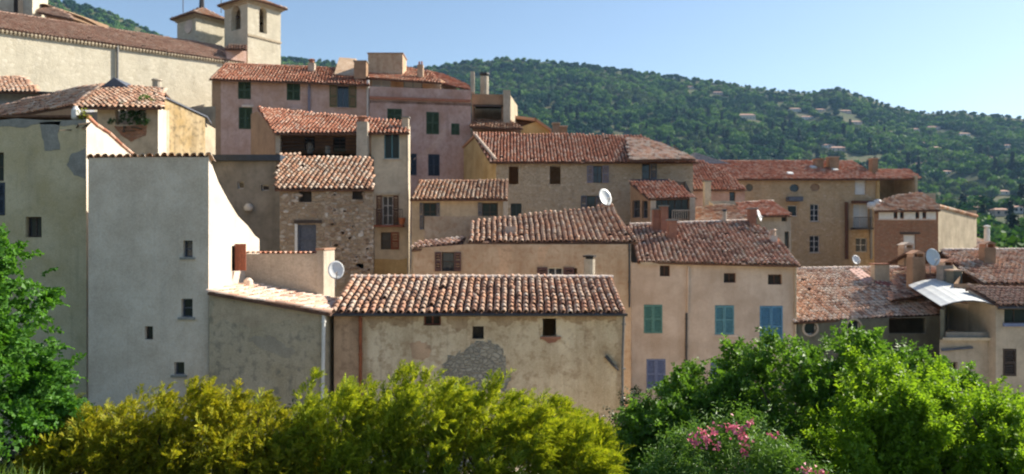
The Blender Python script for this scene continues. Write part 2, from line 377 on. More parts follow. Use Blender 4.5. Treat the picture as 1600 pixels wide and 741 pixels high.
# ------------------------------------------------------------------ walls with real openings
class Wall:
    def __init__(s, root, p0, p1, z0, top, m, reveal=.22, name='wall', label=None):
        s.root = root; s.p0 = np.asarray(p0[:2], float); s.p1 = np.asarray(p1[:2], float)
        s.L = np.linalg.norm(s.p1-s.p0); s.d = (s.p1-s.p0)/s.L; s.n = np.array([s.d[1], -s.d[0]])
        s.z0 = z0; s.top = top if isinstance(top, list) else [(0, top), (s.L, top)]; s.m = m; s.op = []; s.rev = reveal; s.name = name; s.label = label
    def uz(s, px, py):
        r = ray(px, py); t = np.dot(s.n, s.p0)/np.dot(s.n, r[:2]); q = r[:2]*t
        return float(np.dot(s.d, q-s.p0)), float(CZ+r[2]*t)
    def pt(s, u, z, w=0.0):
        q = s.p0+s.d*u+s.n*w; return np.array([q[0], q[1], z])
    def rect(s, r):
        (u0, z1), (u1, z0) = s.uz(r[0], r[1]), s.uz(r[2], r[3]); zm = s.uz((r[0]+r[2])/2, r[1])[1]
        zb = s.uz((r[0]+r[2])/2, r[3])[1]
        return u0, u1, zb, zm
    def topz(s, u):
        t = s.top
        for (a, za), (b_, zb) in zip(t, t[1:]):
            if u <= b_+1e-6: return za+(zb-za)*max(0, min(1, (u-a)/(b_-a+1e-9)))
        return t[-1][1]
    def bx(s, mb, u0, u1, z0, z1, w0, w1, mi=0):
        a = s.pt(u0, z0, w0); mb.box(a, s.pt(u1, z0, w0)-a, s.pt(u0, z0, w1)-a, s.pt(u0, z1, w0)-a, mi)
    def build(s):
        b = MB(); us = sorted({0.0, s.L, *[a for a, _ in s.top], *[o[0] for o in s.op], *[o[1] for o in s.op]})
        us = [u for u in us if -1e-6 <= u <= s.L+1e-6]
        zc = sorted({s.z0, *[o[2] for o in s.op], *[o[3] for o in s.op]})
        for u0, u1 in zip(us, us[1:]):
            if u1-u0 < 1e-5: continue
            t0, t1 = s.topz(u0+1e-6), s.topz(u1-1e-6); lim = min(t0, t1)
            zs = [z for z in zc if z < lim-1e-4]
            for i, z in enumerate(zs):
                last = i == len(zs)-1
                za, zb = (t0, t1) if last else (zs[i+1], zs[i+1])
                uc, zm = (u0+u1)/2, (z+min(za, zb))/2
                if any(o[0]-1e-6 <= uc <= o[1]+1e-6 and o[2]-1e-6 <= zm <= o[3]+1e-6 for o in s.op): continue
                b.add([s.pt(u0, z), s.pt(u1, z), s.pt(u1, zb), s.pt(u0, za)], [(0, 1, 2, 3)])
        for o in s.op:
            u0, u1, z0, z1 = o[:4]; w = -s.rev; kind = o[4] if len(o) > 4 else None
            z1 = min(z1, s.topz((u0+u1)/2))
            if kind in ('arch', 'round'):
                cu = (u0+u1)/2; ru = (u1-u0)/2; K = 16
                if kind == 'arch': cz = z1-ru; rz = ru; ang = [math.pi*j/K for j in range(K+1)]
                else: cz = (z0+z1)/2; rz = (z1-z0)/2; ang = [2*math.pi*j/(2*K) for j in range(2*K+1)]
                cur = [(cu+ru*math.cos(a), cz+rz*math.sin(a)) for a in ang]
                def sq(a):
                    c, s_ = math.cos(a), math.sin(a); k = max(abs(c), abs(s_)); return (cu+ru*c/k, cz+rz*s_/k)
                for (a0, c0), (a1, c1) in zip(zip(ang, cur), zip(ang[1:], cur[1:])):
                    q0, q1 = sq(a0), sq(a1)
                    b.add([s.pt(*c0), s.pt(*q0), s.pt(*q1), s.pt(*c1)], [(0, 1, 2, 3)])
                    b.add([s.pt(*c0), s.pt(*c1), s.pt(*c1, w), s.pt(*c0, w)], [(0, 1, 2, 3)])
                if kind == 'arch':
                    for u in (u0, u1): b.add([s.pt(u, z0), s.pt(u, cz), s.pt(u, cz, w), s.pt(u, z0, w)], [(0, 1, 2, 3)])
                    b.add([s.pt(u0, z0), s.pt(u1, z0), s.pt(u1, z0, w), s.pt(u0, z0, w)], [(0, 1, 2, 3)])
                continue
            for (a, c) in (((u0, z0), (u1, z0)), ((u1, z0), (u1, z1)), ((u1, z1), (u0, z1)), ((u0, z1), (u0, z0))):
                b.add([s.pt(*a), s.pt(*a, w), s.pt(*c, w), s.pt(*c)], [(0, 1, 2, 3)])
        o = b.build(s.name, s.m, s.root)
        if s.label: o['label'] = s.label
        return o
    # --- things in the openings
    def hole(s, r, kind=None):
        u0, u1, z0, z1 = s.rect(r); s.op.append((u0, u1, z0, z1, kind)); return u0, u1, z0, z1
    def window(s, r, frame='wood_dark', nx=2, nz=2, kind=None, sill=None, glass='glass', name='window', fw=.05, dep=.14, label=None):
        u0, u1, z0, z1 = s.hole(r, kind); b = MB(); f = fw; g = .004
        s.bx(b, u0+g, u0+f, z0+g, z1-g, -dep-.05, -dep); s.bx(b, u1-f, u1-g, z0+g, z1-g, -dep-.05, -dep)
        s.bx(b, u0+f, u1-f, z0+g, z0+f, -dep-.05, -dep); s.bx(b, u0+f, u1-f, z1-f, z1-g, -dep-.05, -dep)
        for i in range(1, nx):
            u = u0+(u1-u0)*i/nx; s.bx(b, u-f*.45, u+f*.45, z0+f, z1-f, -dep-.045, -dep-.004)
        for i in range(1, nz):
            z = z0+(z1-z0)*i/nz; s.bx(b, u0+f, u1-f, z-.018, z+.018, -dep-.042, -dep-.008)
        o = b.build(name, frame, s.root)
        if label: o['label'] = label
        b = MB(); s.bx(b, u0+f*.6, u1-f*.6, z0+f*.6, z1-f*.6, -dep-.033, -dep-.025); b.build('pane', glass, o)
        if sill:
            b = MB(); s.bx(b, u0-.08, u1+.08, z0-.07, z0-.004, -.05, .06); b.build('sill', sill, o)
        return o
    def _leaf(s, b, u0, u1, z0, z1, w, slats=True):
        st = min(.07, (u1-u0)*.2)
        s.bx(b, u0, u0+st, z0, z1, w, w+.045); s.bx(b, u1-st, u1, z0, z1, w, w+.045)
        for z in (z0, z1-.09, (z0+z1)/2-.045): s.bx(b, u0+st, u1-st, z, z+.09, w, w+.045)
        s.bx(b, u0+st, u1-st, z0+.09, z1-.09, w-.03, w-.022)
        if slats:
            z = z0+.11
            while z < z1-.14:
                if abs(z-(z0+z1)/2) > .07:
                    a = s.pt(u0+st, z, w+.030); b.box(a, s.pt(u1-st, z, w+.030)-a, s.pt(u0+st, z+.050, w-.018)-a, s.pt(u0+st, z+.010, w+.036)-a)
                z += .095
    def shutters(s, r, col, n=2, slats=True, w=-.03, label=None):
        """closed louvred shutters in their opening"""
        u0, u1, z0, z1 = s.hole(r); k = (u1-u0)/n
        for i in range(n):
            b = MB(); s._leaf(b, u0+k*i+.004, u0+k*(i+1)-.004, z0+.01, z1-.01, w, slats)
            o = b.build('shutter', col, s.root)
            if label: o['label'] = label
    def open_shutters(s, r, col, frame='paint_white', wl=None, sides='lr', **kw):
        o = s.window(r, frame=frame, **kw); u0, u1, z0, z1 = s.rect(r); k = wl or (u1-u0)/2
        for sd_ in sides:
            b = MB()
            if sd_ == 'l': s._leaf(b, u0-k, u0-.01, z0, z1, .015)
            else: s._leaf(b, u1+.01, u1+k, z0, z1, .015)
            b.build('shutter', col, s.root)
        return o
    def block(s, r, m, w0=0.0, w1=.06, name='lintel', label=None):
        u0, u1, z0, z1 = s.rect(r); b = MB(); s.bx(b, u0, u1, z0, z1, w0, w1); o = b.build(name, m, s.root)
        if label: o['label'] = label
        return o
    def patch(s, pts, m, w=.012, name='render_patch', label=None, rough=3, seed=1, jag=.06):
        """a worn or repaired area of render, its own slightly proud skin with an uneven edge"""
        q = [s.uz(*p) for p in pts]; rg = random.Random(seed); out = []
        for i in range(len(q)):
            a, c = np.array(q[i]), np.array(q[(i+1) % len(q)]); L_ = np.linalg.norm(c-a)
            for j in range(rough):
                t = (j+rg.uniform(-.15, .15)*(j > 0))/rough; e = a+(c-a)*t+np.array([rg.uniform(-1, 1), rg.uniform(-1, 1)])*L_*jag*(j > 0); out.append(e)
        b = MB(); b.prism([s.pt(e[0], e[1], .001) for e in out], np.array([s.n[0]*w, s.n[1]*w, 0])); o = b.build(name, m, s.root)
        if label: o['label'] = label
        return o
    def pipe(s, pts, m, r=.045, name='drainpipe', w=.08, label=None):
        b = MB(); q = [s.pt(*s.uz(*p), w) for p in pts]; b.tube(q, r, 8)
        # brackets
        a, c = q[0], q[-1]; k = max(1, int(np.linalg.norm(c-a)/1.5))
        for i in range(k+1):
            e = a+(c-a)*(i+.2)/(k+1); b.box(e-np.array([.06, .06, .02]), (.12, 0, 0), (0, .12, 0), (0, 0, .04))
        o = b.build(name, m, s.root, smooth=False)
        if label: o['label'] = label
        return o
def house(name, label, base, cat='house', group=None): return empty(name, base, label, cat, group)
def facade_line(xl, D, xr, ang=0):
    """corner at pixel column xl and depth D, then along ang to pixel column xr"""
    p0 = P(xl, HOR, D)[:2]; d = np.array([math.cos(R(ang)), math.sin(R(ang))]); k = (xr-800)/FPX
    t = (k*p0[1]-p0[0])/(d[0]-k*d[1]); return p0, p0+d*t
def std(root, xl, xr, D, eave, ridge, slope=.33, ang=0, m='cream_render', zb=-9, back=.7, skew=0, skewl=0, key='mixed', single=0, oh=.32, side=.15, edge=None,
        poly=None, eave2=None, ts=1.0, seed=1, sidemats=None, ridge_tiles=True, tiles=True, wname='wall'):
    """a rectangular house with its roof slope towards the camera. Returns dict(front, plane, ...)"""
    p0, p1 = facade_line(xl, D, xr, ang); d = (p1-p0)/np.linalg.norm(p1-p0); inn = np.array([-d[1], d[0]])
    L_ = np.linalg.norm(p1-p0)
    zf = CZ+(HOR-eave)/FPX*p0[1]
    kk = (HOR-ridge)/FPX; pm = (p0+p1)/2 if ang else p0
    run = (CZ+kk*pm[1]-zf)/(slope-kk*inn[1]); zr = zf+slope*run; bk = run*back
    zbk = zr-slope*bk if back < 1.2 else zr
    nrm = np.array([-inn[0]*slope, -inn[1]*slope, 1.0]); pl = Plane((*p0, zf), nrm)
    e = .07
    zf2 = CZ+(HOR-eave2)/FPX*p1[1] if eave2 else zf
    fr = Wall(root, p0, p1, CZ+zb, [(0, zf-e), (L_, zf2-e)], m, name=wname)
    q0, q1 = p0+inn*(run+bk)+d*skewl, p1+inn*(run+bk)+d*skew
    sm = sidemats or (m, m)
    lr, ll = np.linalg.norm(q1-p1)/(run+bk), np.linalg.norm(q0-p0)/(run+bk)
    prof = [(0, zf-e), (run*lr, zr-e), ((run+bk)*lr, zbk-e)]
    rt = Wall(root, p1, q1, CZ+zb, prof, sm[1], name=wname)
    lf = Wall(root, q0, p0, CZ+zb, [(0, zbk-e), (bk*ll, zr-e), ((run+bk)*ll, zf-e)], sm[0], name=wname)
    bw = Wall(root, q1, q0, CZ+zb, zbk-e, m, name=wname)
    def pt3(u, w, z=None): q = p0+d*u+inn*w; return np.array([q[0], q[1], zf+slope*w if z is None else z])
    if poly: pg = [pl.hit(*q) for q in poly]; rd = []
    else:
        pg = [pt3(-side, -oh), pt3(L_+side, -oh), pt3(L_+side, run), pt3(-side, run)]; rd = [(pg[3], pg[2])] if ridge_tiles else []
    ro = roof(root, pg, key, single=single, ridge=rd, edge=edge, ts=ts, seed=seed, tiles=tiles)
    if bk > .05:
        b = MB(); z2 = zbk-slope*.2 if back < 1.2 else zbk
        b.prism([pt3(-side, run, zr-.02), pt3(L_+side, run, zr-.02), pt3(L_+side, run+bk+.2, z2-.02), pt3(-side, run+bk+.2, z2-.02)], (0, 0, -.09))
        b.build('roof', 'roof_bed', root)
    return dict(front=fr, right=rt, left=lf, rear=bw, plane=pl, roof=ro, p0=p0, p1=p1, inn=inn, d=d, zf=zf, zr=zr, run=run, L=L_, pt3=pt3, walls=[fr, rt, lf, bw])
def finish(h):
    for w in h['walls']: w.build()
def gutter(root, a, c, m='zinc', r=.06):
    b = MB(); b.tube([a, c], r, 8); return b.build('gutter', m, root)
def chimney(root, r, D, m='brick', cap='slab', th=None, capm='cement_patch', label=None, rise=.0):
    x0, y0, x1, y1 = r; a = P(x0, y1, D); w = (x1-x0)/FPX*D; h = (y1-y0)/FPX*D+.35; a = a-np.array([0, 0, .35]); t = th or w*.8
    b = MB(); b.box(a, (w, 0, 0), (0, t, 0), (0, 0, h)); ch = b.build('chimney', m, root)
    if label: ch['label'] = label
    b = MB(); top = a[2]+h
    if cap == 'slab':
        b.box((a[0]-.06, a[1]-.06, top+.003), (w+.12, 0, 0), (0, t+.12, 0), (0, 0, .07))
    elif cap == 'tiles':
        for i in (0, 1):
            b.box((a[0]+.03+(w-.12)*i, a[1], top+.002), (.06, 0, 0), (0, t, 0), (0, 0, .16))
        c = w/2
        b.prism([(a[0]-.06, a[1]-.05, top+.165), (a[0]+w+.06, a[1]-.05, top+.165), (a[0]+c, a[1]-.05, top+.165+.28*w)], (0, t+.1, 0))
    elif cap == 'pots':
        for i in range(2):
            b.lathe((a[0]+w*(.28+.44*i), a[1]+t/2, top), [(0, w*.16), (.02, w*.17), (.28, w*.12), (.30, w*.14)], 8)
    elif cap == 'cowl':
        b.lathe((a[0]+w/2, a[1]+t/2, top), [(0, w*.38), (.25, w*.36), (.26, w*.55), (.34, w*.3)], 10)
    b.build('chimney_cap', capm, ch)
    return ch
def round_flue(root, px, y0, y1, wpx, D, m='paint_white', capm='iron'):
    a = P(px, y1, D); r = wpx/2/FPX*D; h = (y1-y0)/FPX*D
    b = MB(); b.lathe(a-np.array([0, 0, .3]), [(0, r), (h*.8+.3, r)], 12); ch = b.build('flue', m, root, smooth=False)
    b = MB(); b.lathe(a+np.array([0, 0, h*.8]), [(0, r*.7), (h*.08, r*.7), (h*.09, r*1.25), (h*.16, r*1.2), (h*.2, r*.3)], 12); b.build('flue_cap', capm, ch)
    return ch
def dish(px, py, wpx, D, label, face=(.6, -.75, .35), hpx=None, m='dish', drop=.5):
    """satellite dish: reflector, feed arm with its head, mast with foot"""
    c = P(px, py, D); r = wpx/2/FPX*D; f = Vector(face).normalized()
    fx = f.cross(Vector((0, 0, 1))).normalized(); fy = fx.cross(f).normalized()
    root = empty('satellite_dish', c-np.array([0, 0, drop+r]), label, 'satellite dish', 'satellite dishes on the roofs')
    ky = (hpx or wpx*1.1)/wpx; v = []; fc = []; K, S = 5, 20
    for side_, off in ((0, 0.0), (1, -.02)):
        for i in range(K+1):
            for j in range(S):
                q = 2*math.pi*j/S; rr = r*i/K; dz = .22*r*(i/K)**2-.22*r+off
                v.append(np.array(c)+np.array(fx)*rr*math.cos(q)+np.array(fy)*rr*ky*math.sin(q)+np.array(f)*dz)
    n = (K+1)*S
    for sde in (0, 1):
        for i in range(K):
            for j in range(S):
                q = (sde*n+i*S+j, sde*n+i*S+(j+1) % S, sde*n+(i+1)*S+(j+1) % S, sde*n+(i+1)*S+j); fc.append(q if sde == 0 else q[::-1])
    fc += [(K*S+j, K*S+(j+1) % S, n+K*S+(j+1) % S, n+K*S+j) for j in range(S)]
    b = MB(); b.add(v, fc); b.build('reflector', m, root, smooth=True)
    e = np.array(c)-np.array(fy)*r*ky*.95; hd = np.array(c)+np.array(f)*r*.95-np.array(fy)*r*.45
    b = MB(); b.tube([e, hd], .016, 6); b.build('feed_arm', 'zinc', root)
    b = MB(); b.lathe(hd-np.array(f)*.08, [(0, .03), (.1, .045), (.14, .02)], 8, axis=-f); b.build('feed_head', 'dish', root)
    bk = np.array(c)-np.array(f)*.26*r
    b = MB(); b.tube([bk, bk-np.array(f)*.12, bk-np.array(f)*.12-np.array([0, 0, drop+r*.9])], .022, 6); b.build('mast', 'zinc', root)
    return root
# ------------------------------------------------------------------ ground and far hills: one sheet, polar about the viewpoint
SKY = [(-900, -60), (-250, -60), (-60, -34), (60, -4), (130, 8), (180, 24), (235, 50), (275, 68), (340, 82), (436, 91), (480, 95), (560, 101), (665, 108), (720, 98), (790, 92),
       (860, 97), (930, 104), (1000, 114), (1080, 124), (1150, 133), (1220, 142), (1262, 145), (1310, 138), (1345, 150), (1400, 168), (1450, 177), (1500, 175),
       (1560, 181), (1600, 185), (1800, 205), (2600, 240)]
SX = np.array([a for a, _ in SKY], float); SY = np.array([b for _, b in SKY], float)
RN = np.array([250, 330, 450, 560, 700, 850, 1000, 1200, 1400], float); FN = np.array([0, .07, .17, .28, .42, .56, .70, .86, 1.0])
def nz(x, y, s, k=3):
    return mnoise.fractal(Vector((x/s, y/s, 3.7)), 1.0, 2.0, k)
def ground_z(x, y):
    r = math.hypot(x, y)
    zn = np.interp(y, [-60, 2, 6, 8, 11, 14, 20, 30, 40, 52, 62, 90], [-1, -1.8, -2.3, -2.75, -4.2, -5.2, -6.6, -6.4, -5.4, -3.5, -3, -6])
    zn -= 3.6*max(0, min(1, (x-1)/6))*max(0, min(1, (y-10)/8))*max(0, min(1, (60-y)/15))
    if y > 28: zn += max(0, min(1, (y-28)/25))*max(0, min(1, (5-x)/25))*7
    if r < 90: return CZ+zn
    th = math.atan2(x, max(y, -1e9)); tc = max(-R(62), min(R(62), th)); px = 800+FPX*math.tan(tc); cs = math.cos(tc)
    if abs(th) > R(62): cs = max(.47, cs)
    sk = float(np.interp(px, SX, SY)); f = float(np.interp(r, RN, FN))
    if r < 250:
        z250 = (HOR-402)/FPX*250*cs; t = (r-90)/160; return CZ+zn*(1-t)+z250*t
    py = 402+(sk-402)*f; z = (HOR-py)/FPX*r*cs
    w = math.sin(math.pi*min(1, (r-250)/1150))
    z += w*(26*nz(x, y, 330)+7*nz(x, y, 90, 2))
    if r > 1400:
        z1 = (HOR-sk)/FPX*1400*cs; z = z1-(r-1400)*.30 if r < 2000 else max(z1-180-(r-2000)*.02, -60)
    return CZ+z
angs = np.concatenate([np.linspace(-180, -44, 26)[:-1], np.linspace(-44, 44, 330), np.linspace(44, 180, 26)[1:-1]])
rads = np.concatenate([np.linspace(.5, 90, 60), np.linspace(96, 250, 16), np.linspace(262, 1460, 110), [1600, 1800, 2100, 3000, 5000, 9000]])
gv = [(0, 0, ground_z(0, 0))]; gf = []
for r_ in rads:
    for a_ in angs:
        x, y = r_*math.sin(R(a_)), r_*math.cos(R(a_)); gv.append((x, y, ground_z(x, y)))
na = len(angs)
gf += [(0, 1+(j+1) % na, 1+j) for j in range(na)]
for i in range(len(rads)-1):
    for j in range(na): gf.append((1+i*na+j, 1+i*na+(j+1) % na, 1+(i+1)*na+(j+1) % na, 1+(i+1)*na+j))
m, N, L, b_ = mat('ground')
n1 = noise_tex(N, L, .012, 6, .62); n2 = noise_tex(N, L, .07, 5, .65); n3 = noise_tex(N, L, 2.5, 5, .6)
col = mixc(N, L, sharp(N, L, n1, .40, .60), (.045, .065, .025), (.12, .115, .055))
col = mixc(N, L, sharp(N, L, n2, .5, .64), col, (.06, .085, .03))
col = mixc(N, L, sharp(N, L, n3, .45, .65), col, mixc(N, L, .35, col, (.03, .03, .015)))
L.new(col, b_.inputs['Base Color']); b_.inputs['Roughness'].default_value = .95; b_.inputs['Specular IOR Level'].default_value = .1
gm = MB(); gm.add(gv, gf); g_o = gm.build('ground', m, smooth=True); tag(g_o, kind='structure')

# unseen gravel sheet added to bounce sun onto walls, and paved lanes between houses
M['gravel'] = plain('gravel', (.52, .47, .38), .95, .25, scale=3, spec=.1); M['paving'] = plain('paving', (.52, .43, .32), .95, .3, scale=2, spec=.1)
def sheet(name, m_, xs_, ys_, lift):
    v = [(x, y, ground_z(x, y)+lift) for y in ys_ for x in xs_]; k = len(xs_)
    b = MB(); b.add(v, [(j*k+i, j*k+i+1, (j+1)*k+i+1, (j+1)*k+i) for j in range(len(ys_)-1) for i in range(k-1)]); return tag(b.build(name, m_, smooth=True), kind='structure')
sheet('bounce_gravel', 'gravel', np.linspace(-58, 58, 59), np.linspace(-62, 4.0, 46), .03)
sheet('village_lane', 'paving', np.linspace(-40, 44, 85), np.linspace(27.0, 74, 80), .05)
sheet('bounce_street', 'paving', np.linspace(-9.0, 30, 40), np.linspace(17.0, 26.9, 14), .06)  # unseen near strip, added pale and warm to bounce light onto the facades
# ------------------------------------------------------------------ the near row
# white tower house, roof falling away behind
xw0, xw1, DW = 138, 326, 22.9
p0, p1 = facade_line(xw0, DW, xw1); zt = CZ+(HOR-245)/FPX*DW
t = house('tower_house', 'tall off-white rendered house with tiny windows and scalloped tile edge', (p0[0], p0[1], CZ-7.5))
fr = Wall(t, p0, p1, CZ-7.5, [(0, zt-.04), (p1[0]-p0[0], zt+.03)], 'white_render', .18)
for r_ in ((286, 376, 301, 402), (283, 467, 301, 496)): fr.window(r_, 'paint_slate', 1, 2, sill='cement_patch', fw=.035)
fr.window((226, 510, 239, 531), 'wood_dark', 1, 1, fw=.03); fr.window((272, 566, 288, 586), 'paint_slate', 1, 1, sill='cement_patch', fw=.03)
rt = Wall(t, p1, (p1[0], p1[1]+4.6), CZ-7.5, 0, 'white_render')
prof = [rt.uz(x, y) for x, y in ((326, 244), (341, 284), (356, 312), (372, 338), (388, 354), (398, 368), (403.5, 374))]
prof[0] = (0, prof[0][1]); prof[-1] = (rt.L, prof[-1][1]); rt.top = prof
wn = rt.hole((362, 384, 380, 424))
lf = Wall(t, (p0[0], p0[1]+4.6), p0, CZ-7.5, [(0, prof[-1][1])]+[(4.6-u, z) for u, z in prof[::-1]][1:], 'white_render')
bw = Wall(t, (p1[0], p1[1]+4.6), (p0[0], p0[1]+4.6), CZ-7.5, prof[-1][1], 'white_render')
for w in (fr, rt, lf, bw): w.build()
for (u0, z0), (u1, z1) in zip(prof, prof[1:]):            # roof strips falling backwards
    b = MB(); b.prism([(p0[0]-.05, p0[1]+u0, z0-.03), (p1[0]-.02, p0[1]+u0, z0-.03), (p1[0]-.02, p0[1]+u1, z1-.03), (p0[0]-.05, p0[1]+u1, z1-.03)], (0, 0, .05)); b.build('roof', 'roof_bed', t)
b = MB()
ed = []
for i in range(17):                                        # row of edge tiles seen end-on along the front
    o = bpy.data.objects.new('tile', tile_mesh('tan')); C.objects.link(o); o.parent = t
    o.location = (.1+i*.222, -.10, zt-.01+random.uniform(-.012, .012)-(CZ-7.5)+i*.003); o.rotation_euler = (R(-24), 0, random.uniform(-.05, .05)); o.scale = (1.08, 1, .95)
# shutter leaf standing open, square to the wall
b = MB(); zz = rt.rect((362, 384, 380, 424)); xs = p1[0]; ys = P(366, 0, 1)[0]; Y_ = xs/((366-800)/FPX)
b.box((xs+.02, Y_, CZ+(HOR-423)/FPX*Y_), (.36, 0, 0), (0, .04, 0), (0, 0, 42/FPX*Y_)); 
for k in range(3): b.box((xs+.025+.12*k, Y_-.012, CZ+(HOR-421)/FPX*Y_), (.105, 0, 0), (0, .014, 0), (0, 0, 38/FPX*Y_))
o = b.build('shutter', 'wood_red', t); o['label'] = 'brown plank shutter standing open'

# olive rendered house at the left edge
D1 = 24.0; p0, p1 = facade_line(-140, D1, 135); zt = CZ+(HOR-188)/FPX*D1
t = house('corner_house', 'olive-yellow rendered house with grey cement patches behind the leafy tree', (p1[0], p1[1], CZ-7.5))
fr = Wall(t, p0, p1, CZ-7.5, zt, 'olive_render', .2)
fr.window((40, 339, 65, 371), 'wood_dark', 2, 1, fw=.05); fr.shutters((-22, 285, 8, 337), 'paint_navy', 2); fr.window((-22, 238, 6, 283), 'wood_dark', 2, 2)
rt = Wall(t, p1, (p1[0], p1[1]+3.2), CZ-7.5, 0, 'white_render')
pr = [rt.uz(x, y) for x, y in ((135, 183), (150, 196), (170, 209), (188, 226), (207, 246))]; pr[0] = (0, zt+.12); pr[-1] = (rt.L, pr[-1][1]); rt.top = pr
lf = Wall(t, (p0[0], p0[1]+3.2), p0, CZ-7.5, [(0, pr[-1][1]), (3.2, zt)], 'olive_render')
bw = Wall(t, (p1[0], p1[1]+3.2), (p0[0], p0[1]+3.2), CZ-7.5, pr[-1][1], 'olive_render')
for w in (fr, rt, lf, bw): w.build()
for (u0, z0), (u1, z1) in zip(pr, pr[1:]):
    b = MB(); b.prism([(p0[0], p0[1]+u0, z0-.02), (p1[0]-.02, p0[1]+u0, z0-.02), (p1[0]-.02, p0[1]+u1, z1-.02), (p0[0], p0[1]+u1, z1-.02)], (0, 0, .06)); b.build('roof', 'roof_bed', t)
    a_, c_ = np.array((p1[0]+.02, p0[1]+u0, z0+.03)), np.array((p1[0]+.02, p0[1]+u1, z1+.03)); b = MB()
    k = max(1, int(np.linalg.norm(c_-a_)/.3))
    for i in range(k): b.tube([a_+(c_-a_)*i/k, a_+(c_-a_)*(i+1.05)/k], .055, 8, r1=.045)
    o = b.build('verge_tiles', TILE['red'], t); o['kind'] = 'stuff'
fr.patch([(62, 192), (95, 190), (90, 210), (94, 234), (70, 236), (66, 215)], 'cement_patch', .010, label='bluish grey cement patch', seed=2)
fr.patch([(112, 240), (134, 232), (134, 280), (116, 274), (104, 258)], 'cement_patch', .010, label='round grey cement patch', seed=3)
fr.patch([(-10, 189), (135, 186), (135, 194), (100, 198), (60, 194), (30, 200), (-10, 198)], 'cement_patch', .010, seed=6)

# lean-to between the tower house and the barn
DL = 22.7; p0, p1 = facade_line(326.5, DL, 508)
t = house('lean_to', 'low grey cement lean-to with single-slope tile roof beside the white house', (p0[0], p0[1], CZ-7.5), 'outbuilding')
fr = Wall(t, p0, p1, CZ-7.5, 0, 'grey_cement', .2)
a, c = fr.uz(332, 458), fr.uz(508, 490); fr.top = [(0, a[1]), (fr.L, c[1])]
sl_ = (a[1]-c[1])/fr.L
rt = Wall(t, p1, (p1[0], p1[1]+3.2), CZ-7.5, c[1], 'grey_cement'); bw = Wall(t, (p1[0], p1[1]+3.2), (p0[0], p0[1]+3.2), CZ-7.5, [(0, c[1]), (fr.L, a[1])], 'grey_cement')
for w in (fr, rt, bw): w.build()
xr = (518-800)/FPX*DL; zr_ = lambda x: a[1]+.06-(x-p0[0])*sl_
roof(t, [(xr, DL-.15, zr_(xr)), (xr, DL+3.28, zr_(xr)), (p0[0]+.03, DL+3.28, zr_(p0[0]+.03)), (p0[0]+.03, DL-.15, zr_(p0[0]+.03))], 'sun', ts=.95, seed=3)
fr.pipe([(507, 487), (505, 640)], 'paint_white', .055, label='white drainpipe')
fr.patch([(386, 528), (420, 524), (445, 538), (462, 548), (455, 560), (425, 552), (400, 540)], 'dull_cement', .005, seed=8, rough=5, jag=.14); fr.patch([(330, 462), (420, 478), (505, 492), (505, 505), (460, 500), (400, 512), (350, 498), (332, 510)], 'taupe_render', .004, seed=18, rough=5, jag=.1, name='damp_stain')
b = MB(); q = P(388, 446, 25.0); b.lathe(q-np.array([0, 0, .1]), [(0, .13), (.12, .16), (.26, .14), (.34, .07)], 10); b.build('vent_cap', TILE['sun'], t)
# parapet screen with coping tiles, behind the lean-to roof
DP = 26.02; p0, p1 = facade_line(378, DP, 495)
t = house('parapet_wall', 'beige terrace parapet with tile coping above the lean-to roof', (p0[0], p0[1], CZ-4), 'wall')
zt = CZ+(HOR-397)/FPX*DP
b = MB(); b.box((p0[0], DP, CZ-6), (p1[0]-p0[0], 0, 0), (0, .25, 0), (0, 0, zt-CZ+6)); b.build('wall', 'dove_render', t)
for i in range(15):
    o = bpy.data.objects.new('coping_tile', tile_mesh('red')); C.objects.link(o); o.parent = t
    o.location = (.06+i*.172, -.06, zt-(CZ-4)+.01); o.scale = (.85, .9, .8); o.rotation_euler = (R(6), 0, random.uniform(-.06, .06))
b = MB(); b.box((p1[0]+.01, DP-.06, CZ-6), (.24, 0, 0), (0, 1.6, 0), (0, 0, zt-CZ+6.12)); b.build('pier', 'dove_render', t)
b = MB(); b.box((p1[0]-.02, DP-.1, zt+.125), (.3, 0, 0), (0, 1.65, 0), (0, 0, .07)); b.build('pier_cap', TILE['tan'], t)

# long barn with the bright tile roof
t = house('barn', 'long ochre barn with light canal-tile roof above the golden hedge', (P(520, 0, 23.2)[0], 23.2, CZ-7.5), 'barn')
H = std(t, 522, 973, 23.2, 483.5, 433, .30, m='barn_render', zb=-7.5, back=0, key='rosy', single=300, oh=.28, side=.06, edge='mortar')
w = H['front']
w.window((662, 489, 689, 509), 'wood_red', 2, 1, sill=None, dep=.10, glass='dim', label='small window in a red plank frame')
w.window((738, 510, 756, 530), 'wood_dark', 1, 1, fw=.03, glass='dim')
w.hole((848, 498, 869, 526)); w.hole((646, 541, 666, 557), 'round')
w.window((694, 586, 714, 604), 'paint_blue', 1, 1)
finish(H)
w.block((844, 526, 876, 530), 'brick', 0, .05, 'sill'); w.block((660, 485.5, 692, 489), 'wood_red', 0, .03)
w.patch([(692, 572), (704, 555), (728, 546), (744, 533), (768, 533), (787, 550), (793, 578), (795, 620), (686, 620)], 'rubble_dark', .014, label='ragged grey patch of bare stone', seed=12, rough=6, jag=.16)
w.patch([(522, 490), (566, 490), (566, 640), (522, 640)], 'peach_render', .008, label='peach rendered strip', rough=1)
w.patch([(640, 538), (656, 532), (674, 540), (672, 556), (660, 564), (644, 560)], 'peach_render', .006, seed=21, rough=4, jag=.12)
for i_, q_ in enumerate(([(569, 490), (656, 490), (652, 503), (625, 512), (600, 502), (580, 514)], [(694, 490), (734, 490), (732, 508), (715, 520), (700, 506)], [(760, 490), (842, 490), (840, 503), (815, 498), (790, 512), (765, 504)], [(874, 490), (966, 490), (964, 502), (930, 497), (905, 508), (880, 500)])): w.patch(q_, 'barn_stain', .004, seed=30+i_, rough=6, jag=.12, name='damp_stain')
